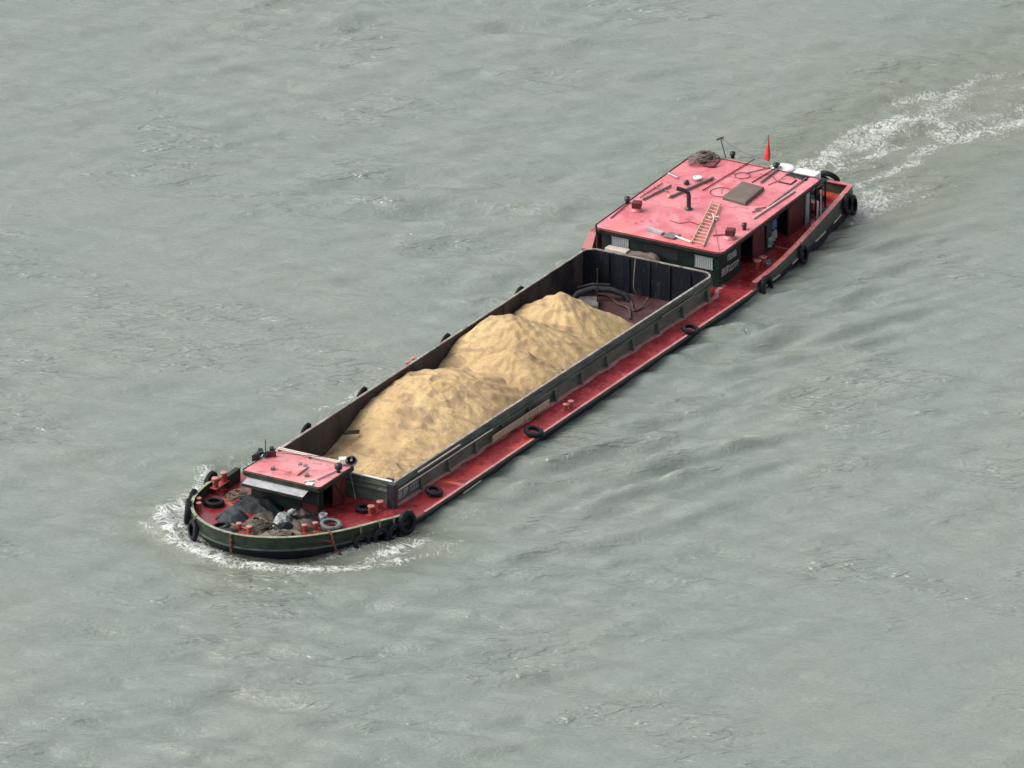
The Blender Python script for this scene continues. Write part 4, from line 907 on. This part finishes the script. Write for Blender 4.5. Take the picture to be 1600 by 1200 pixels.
strk = [(bowpath[:4], .7, .5), (bowpath[3:9], 1.25, .6), (bowpath[8:], 1.15, .5),
        ([(-26.00,3.34,0.00), (-26.57,1.49,0.00), (-26.70,-0.82,0.00), (-25.86,-2.90,0.00), (-24.48,-4.65,0.00), (-22.31,-5.57,0.00), (-20.13,-6.49,0.00)], .95, .5),
        ([(-23.10,-6.41,0.00), (-21.50,-7.30,0.00), (-20.05,-7.91,0.00), (-19.15,-8.20,0.00)], .75, .4), ([(-21.59,-5.88,0.00), (-19.45,-6.08,0.00), (-17.57,-6.46,0.00), (-15.53,-6.75,0.00)], .4, .8),
        ([(-25.28,6.89,0.00), (-25.80,5.88,0.00)], .75, .3), ([(-17.94,7.25,0.00), (-15.31,7.36,0.00), (-13.25,7.48,0.00)], .35, .9),
        ([(-8.15,6.83,0.00), (-7.18,6.18,0.00), (-4.75,6.48,0.00)], .75, .4), ([(15.97,6.43,0.00), (17.13,6.30,0.00)], .9, .3),
        ([(34.46,-2.07,0.00), (36.80,-2.57,0.00), (39.11,-3.17,0.00)], .95, .42), ([(39.11,-3.17,0.00), (40.42,-2.82,0.00), (42.61,-3.18,0.00), (44.06,-3.65,0.00)], 1.15, .5), ([(44.06,-3.65,0.00), (45.42,-4.37,0.00), (47.06,-4.95,0.00), (49.07,-5.55,0.00), (52.39,-6.74,0.00)], .7, .5),
        ([(35.69,1.35,0.00), (38.21,1.40,0.00), (39.83,1.44,0.00)], .8, .8), ([(39.83,1.44,0.00), (42.66,1.23,0.00), (44.93,0.37,0.00)], .95, .9), ([(44.93,0.37,0.00), (44.98,-0.94,0.00)], .8, .6),
        ([(38.30,1.25,0.00), (41.45,1.08,0.00), (43.35,0.24,0.00)], .8, .7), ([(40.76,0.23,0.00), (40.81,-0.67,0.00), (41.35,-1.61,0.00)], .75, .4), ([(36.44,0.06,0.00), (37.95,-0.56,0.00), (39.65,-1.08,0.00), (40.63,-0.77,0.00)], .8, .5),
        ([(46.17,-0.12,0.00), (45.43,-1.93,0.00), (43.70,-3.02,0.00)], .65, .5), ([(47.29,2.09,0.00), (49.22,0.84,0.00), (49.86,0.14,0.00)], .8, .6), ([(49.86,0.14,0.00), (51.45,0.13,0.00), (53.32,-0.15,0.00), (54.06,-1.00,0.00), (55.83,-2.17,0.00), (58.56,-3.68,0.00)], .85, .5),
        ([(33.24,-2.91,0.00), (34.08,-3.39,0.00), (34.88,-4.37,0.00)], .6, .9), ([(30.54,-4.10,0.00), (31.65,-4.07,0.00), (32.95,-4.38,0.00)], 1.1, .7), ([(29.49,-4.21,0.00), (30.44,-4.51,0.00)], 1.1, .6),
        ([(34.94,0.07,0.00), (36.80,-0.56,0.00), (42.08,-0.22,0.00), (47.27,0.04,0.00)], .42, 2.8), ([(43.62,0.18,0.00), (45.06,-2.32,0.00), (49.27,-3.42,0.00), (53.91,-5.17,0.00)], .32, 3.0), ([(31.99,-3.69,0.00), (34.70,-4.46,0.00), (38.41,-4.94,0.00)], .45, 1.6), ([(30.44,-4.51,0.00), (32.79,-5.46,0.00), (35.94,-6.61,0.00)], .5, 1.0),
        ([(43.88,-3.33,0.00), (47.06,-3.73,0.00), (51.12,-4.53,0.00)], .5, 1.2), ([(44.89,0.03,0.00), (47.27,0.04,0.00), (50.04,-0.59,0.00), (53.75,-2.80,0.00)], .55, 1.3), ([(34.49,1.84,0.00), (37.15,1.24,0.00), (41.18,1.34,0.00)], .6, .9), ([(45.05,-5.36,0.00), (47.69,-5.84,0.00), (50.99,-7.43,0.00)], .6, .7)]
# thin wash along the hull
wash = [(x, yn(x)-.35) for x in (-23.5, -21, -18, -12, -5, 5, 15, 22, 28)]
strk += [([(x, yn(x)-.15) for x in (-26, -25.6, -25, -24, -22.5, -21, -19)], .8, .45), ([(x, yf(x)+.35) for x in (-26.3, -26, -25, -24, -22.5, -21, -18, -14)], 1.1, .6), (wash, .2, .5)]
for pts, inten, wd in strk:
    d_ = segdist(X_, Y_, pts); fo += inten*np.exp(-(d_/wd)**2); ag += .6*inten*np.exp(-(d_/(wd*3.5))**2)
d_ = segdist(X_, Y_, bowpath); dz += .26*np.exp(-(d_/.9)**2)
# ripples thrown off the near side: crests at a slant to the hull
th = rad(-112+0); env = np.exp(-((Y_+11-.10*(X_+5))/6.5)**2)*np.clip((X_+24)/10, 0, 1)*np.clip((40-X_)/14, 0, 1)
rg = np.random.RandomState(8)
for k in range(16):
    lam = .8+2.6*rg.rand(); t2 = th+rg.randn()*.12; kk = 2*math.pi/lam; arg = kk*(X_*math.cos(t2)+Y_*math.sin(t2))+rg.rand()*6.28
    dz += .017*lam*env*np.sin(arg+.8*np.sin(.35*X_+.2*Y_))
wk = np.clip((X_-29)/3, 0, 1)*np.exp(-((Y_-.5)/5.5)**2)
for k in range(18):
    lam = .7+1.8*rg.rand(); t2 = rg.rand()*6.28; kk = 2*math.pi/lam; dz += .005*lam*wk*np.sin(kk*(X_*math.cos(t2)+Y_*math.sin(t2))+rg.rand()*6.28)
ag += wk*.6
fo = np.where(X_ > 27, np.minimum(fo*.68, .84), np.minimum(fo, 1.25)); FO[near_m] = fo; AG[near_m] = np.clip(ag, 0, 1); Z[near_m] += dz
nR, nF = Z.shape
V = np.stack([WXx.ravel(), WYy.ravel(), Z.ravel()], 1)
ii = np.arange(nR*nF).reshape(nR, nF)
Q = np.stack([ii[:-1, :-1].ravel(), ii[1:, :-1].ravel(), ii[1:, 1:].ravel(), ii[:-1, 1:].ravel()], 1)
# leave the water out inside the hull
fcx = V[Q, 0].mean(1); fcy = V[Q, 1].mean(1)
hx = np.array([XX[0]-.01]+XX); hh = np.array([0]+[half(x) for x in XX]); hc_ = np.array([cen(XX[0])]+[cen(x) for x in XX])
inside = (fcx > XB+1.2) & (fcx < XS-.7) & (np.abs(fcy-np.interp(fcx, hx, hc_)) < np.interp(fcx-.6*(fcx < -17), hx, hh)-.55)
Q = Q[~inside]
me = bpy.data.meshes.new('water'); me.vertices.add(len(V)); me.vertices.foreach_set('co', V.ravel().astype(np.float32))
me.loops.add(Q.size); me.loops.foreach_set('vertex_index', Q.ravel().astype(np.int32))
me.polygons.add(len(Q)); me.polygons.foreach_set('loop_start', np.arange(0, Q.size, 4, dtype=np.int32)); me.polygons.foreach_set('loop_total', np.full(len(Q), 4, np.int32))
me.update(); me.polygons.foreach_set('use_smooth', np.ones(len(Q), bool))
for nm, arr in (('foam', FO), ('churn', AG)):
    at = me.attributes.new(nm, 'FLOAT', 'POINT'); at.data.foreach_set('value', arr.ravel().astype(np.float32))
me.validate()
water = bpy.data.objects.new('water', me); C.objects.link(water); water['kind'] = 'structure'; water['label'] = 'grey green rippled river water with white wake foam'; water['category'] = 'water'

mt, t, b = nodes('river_water')
tc = t.nodes.new('ShaderNodeTexCoord')
def wcoord(scale, rotz=0):
    mp = t.nodes.new('ShaderNodeMapping'); mp.vector_type = 'TEXTURE' if False else 'POINT'
    r1 = t.nodes.new('ShaderNodeVectorRotate'); r1.rotation_type = 'Z_AXIS'; r1.inputs['Angle'].default_value = rad(60)+rotz     # to view-aligned ground axes
    t.links.new(tc.outputs['Object'], r1.inputs['Vector']); mp.inputs['Scale'].default_value = scale
    t.links.new(r1.outputs[0], mp.inputs['Vector']); return mp.outputs[0]
def attr(n):
    a = t.nodes.new('ShaderNodeAttribute'); a.attribute_name = n; return a.outputs['Fac']
def math_(op, a, b_=None, c=None, clamp=False):
    n = t.nodes.new('ShaderNodeMath'); n.operation = op; n.use_clamp = clamp
    for i, v in enumerate((a, b_, c)):
        if v is None: continue
        if isinstance(v, (int, float)): n.inputs[i].default_value = v
        else: t.links.new(v, n.inputs[i])
    return n.outputs[0]
foam, churn = attr('foam'), attr('churn')
foam = math_('MULTIPLY', foam, ramp(t, noise(t, 1, 3, .6, wcoord((.55, .42, 1)), .8), [(.34, .68), (.54, 1.2)]))
silt = noise(t, 1, 4, .55, wcoord((.10, .06, 1)), .5)
col = mix(t, ramp(t, silt, [(.35, 0.0), (.65, 1.0)]), (.156, .190, .160), (.174, .197, .165))
col = mix(t, math_('MULTIPLY', churn, .7), col, (.125, .142, .10))
fn = noise(t, 1, 9, .72, wcoord((1.5, 1.1, 1)), 1.6)
fn2 = noise(t, 1, 6, .75, wcoord((5.0, 3.2, 1)), .8)
fil = math_('SUBTRACT', 1.0, math_('MULTIPLY', math_('ABSOLUTE', math_('SUBTRACT', fn, .5)), 6.0), clamp=True)
fsum = math_('ADD', math_('MULTIPLY', fil, .42), math_('ADD', math_('MULTIPLY', fn, .10), math_('MULTIPLY', fn2, .48)))
thr = math_('SUBTRACT', .77, math_('MULTIPLY', math_('MINIMUM', foam, 1.3), .20))
fmask = math_('MULTIPLY', math_('SUBTRACT', fsum, thr), 5.0, clamp=True)
gate = math_('MULTIPLY', foam, 6.0, clamp=True)
fmask = math_('MULTIPLY', fmask, gate)
col = mix(t, math_('MULTIPLY', fmask, .92), col, (.78, .80, .78))
t.links.new(col, b.inputs['Base Color'])
t.links.new(math_('ADD', math_('MULTIPLY', fmask, .6), .20), b.inputs['Roughness'])
b.inputs['IOR'].default_value = 1.5; b.inputs['Specular IOR Level'].default_value = .75
# ripples: stretched across the view, from half a metre down to a hand's width
r1n = noise(t, 1, 5, .62, wcoord((.9, 1.5, 1)), .5)
r2n = noise(t, 1, 4, .65, wcoord((3.0, 5.5, 1)), .6)
# creases: thin dark steep faces that come in patches
def saw(rot, period, off):
    w_ = t.nodes.new('ShaderNodeTexWave'); w_.wave_type = 'BANDS'; w_.bands_direction = 'Y'; w_.wave_profile = 'SAW'
    w_.inputs['Scale'].default_value = 2*math.pi/(20*period); w_.inputs['Distortion'].default_value = 3.5; w_.inputs['Detail'].default_value = 3
    w_.inputs['Detail Scale'].default_value = .9; w_.inputs['Detail Roughness'].default_value = .55; w_.inputs['Phase Offset'].default_value = off
    t.links.new(wcoord((1, 1, 1), rot), w_.inputs['Vector'])
    sg = ramp(t, noise(t, 1, 2, .5, wcoord((.7, 2.4, 1), rot), .3), [(.49, 0.0), (.57, 1.0)])
    return math_('MULTIPLY', math_('SUBTRACT', 1.0, w_.outputs['Fac']), sg)
patch = ramp(t, noise(t, 1, 3, .6, wcoord((.09, .10, 1)), .6), [(.52, .04), (.66, 1.0)])
crease = math_('MULTIPLY', math_('ADD', saw(0.0, 1.5, 0), saw(-.3, 1.9, 3)), patch)
hgt = math_('ADD', math_('MULTIPLY', r1n, .13), math_('MULTIPLY', r2n, .085))
hgt = math_('ADD', hgt, math_('MULTIPLY', crease, .20))
hgt = math_('ADD', hgt, math_('MULTIPLY', noise(t, 1, 3, .6, wcoord((8, 13, 1)), .3), .02))
hgt = math_('ADD', hgt, math_('MULTIPLY', fmask, .05))
bn = t.nodes.new('ShaderNodeBump'); bn.inputs['Strength'].default_value = .6; bn.inputs['Distance'].default_value = 1.0
t.links.new(hgt, bn.inputs['Height']); t.links.new(bn.outputs[0], b.inputs['Normal'])
me.materials.append(mt)
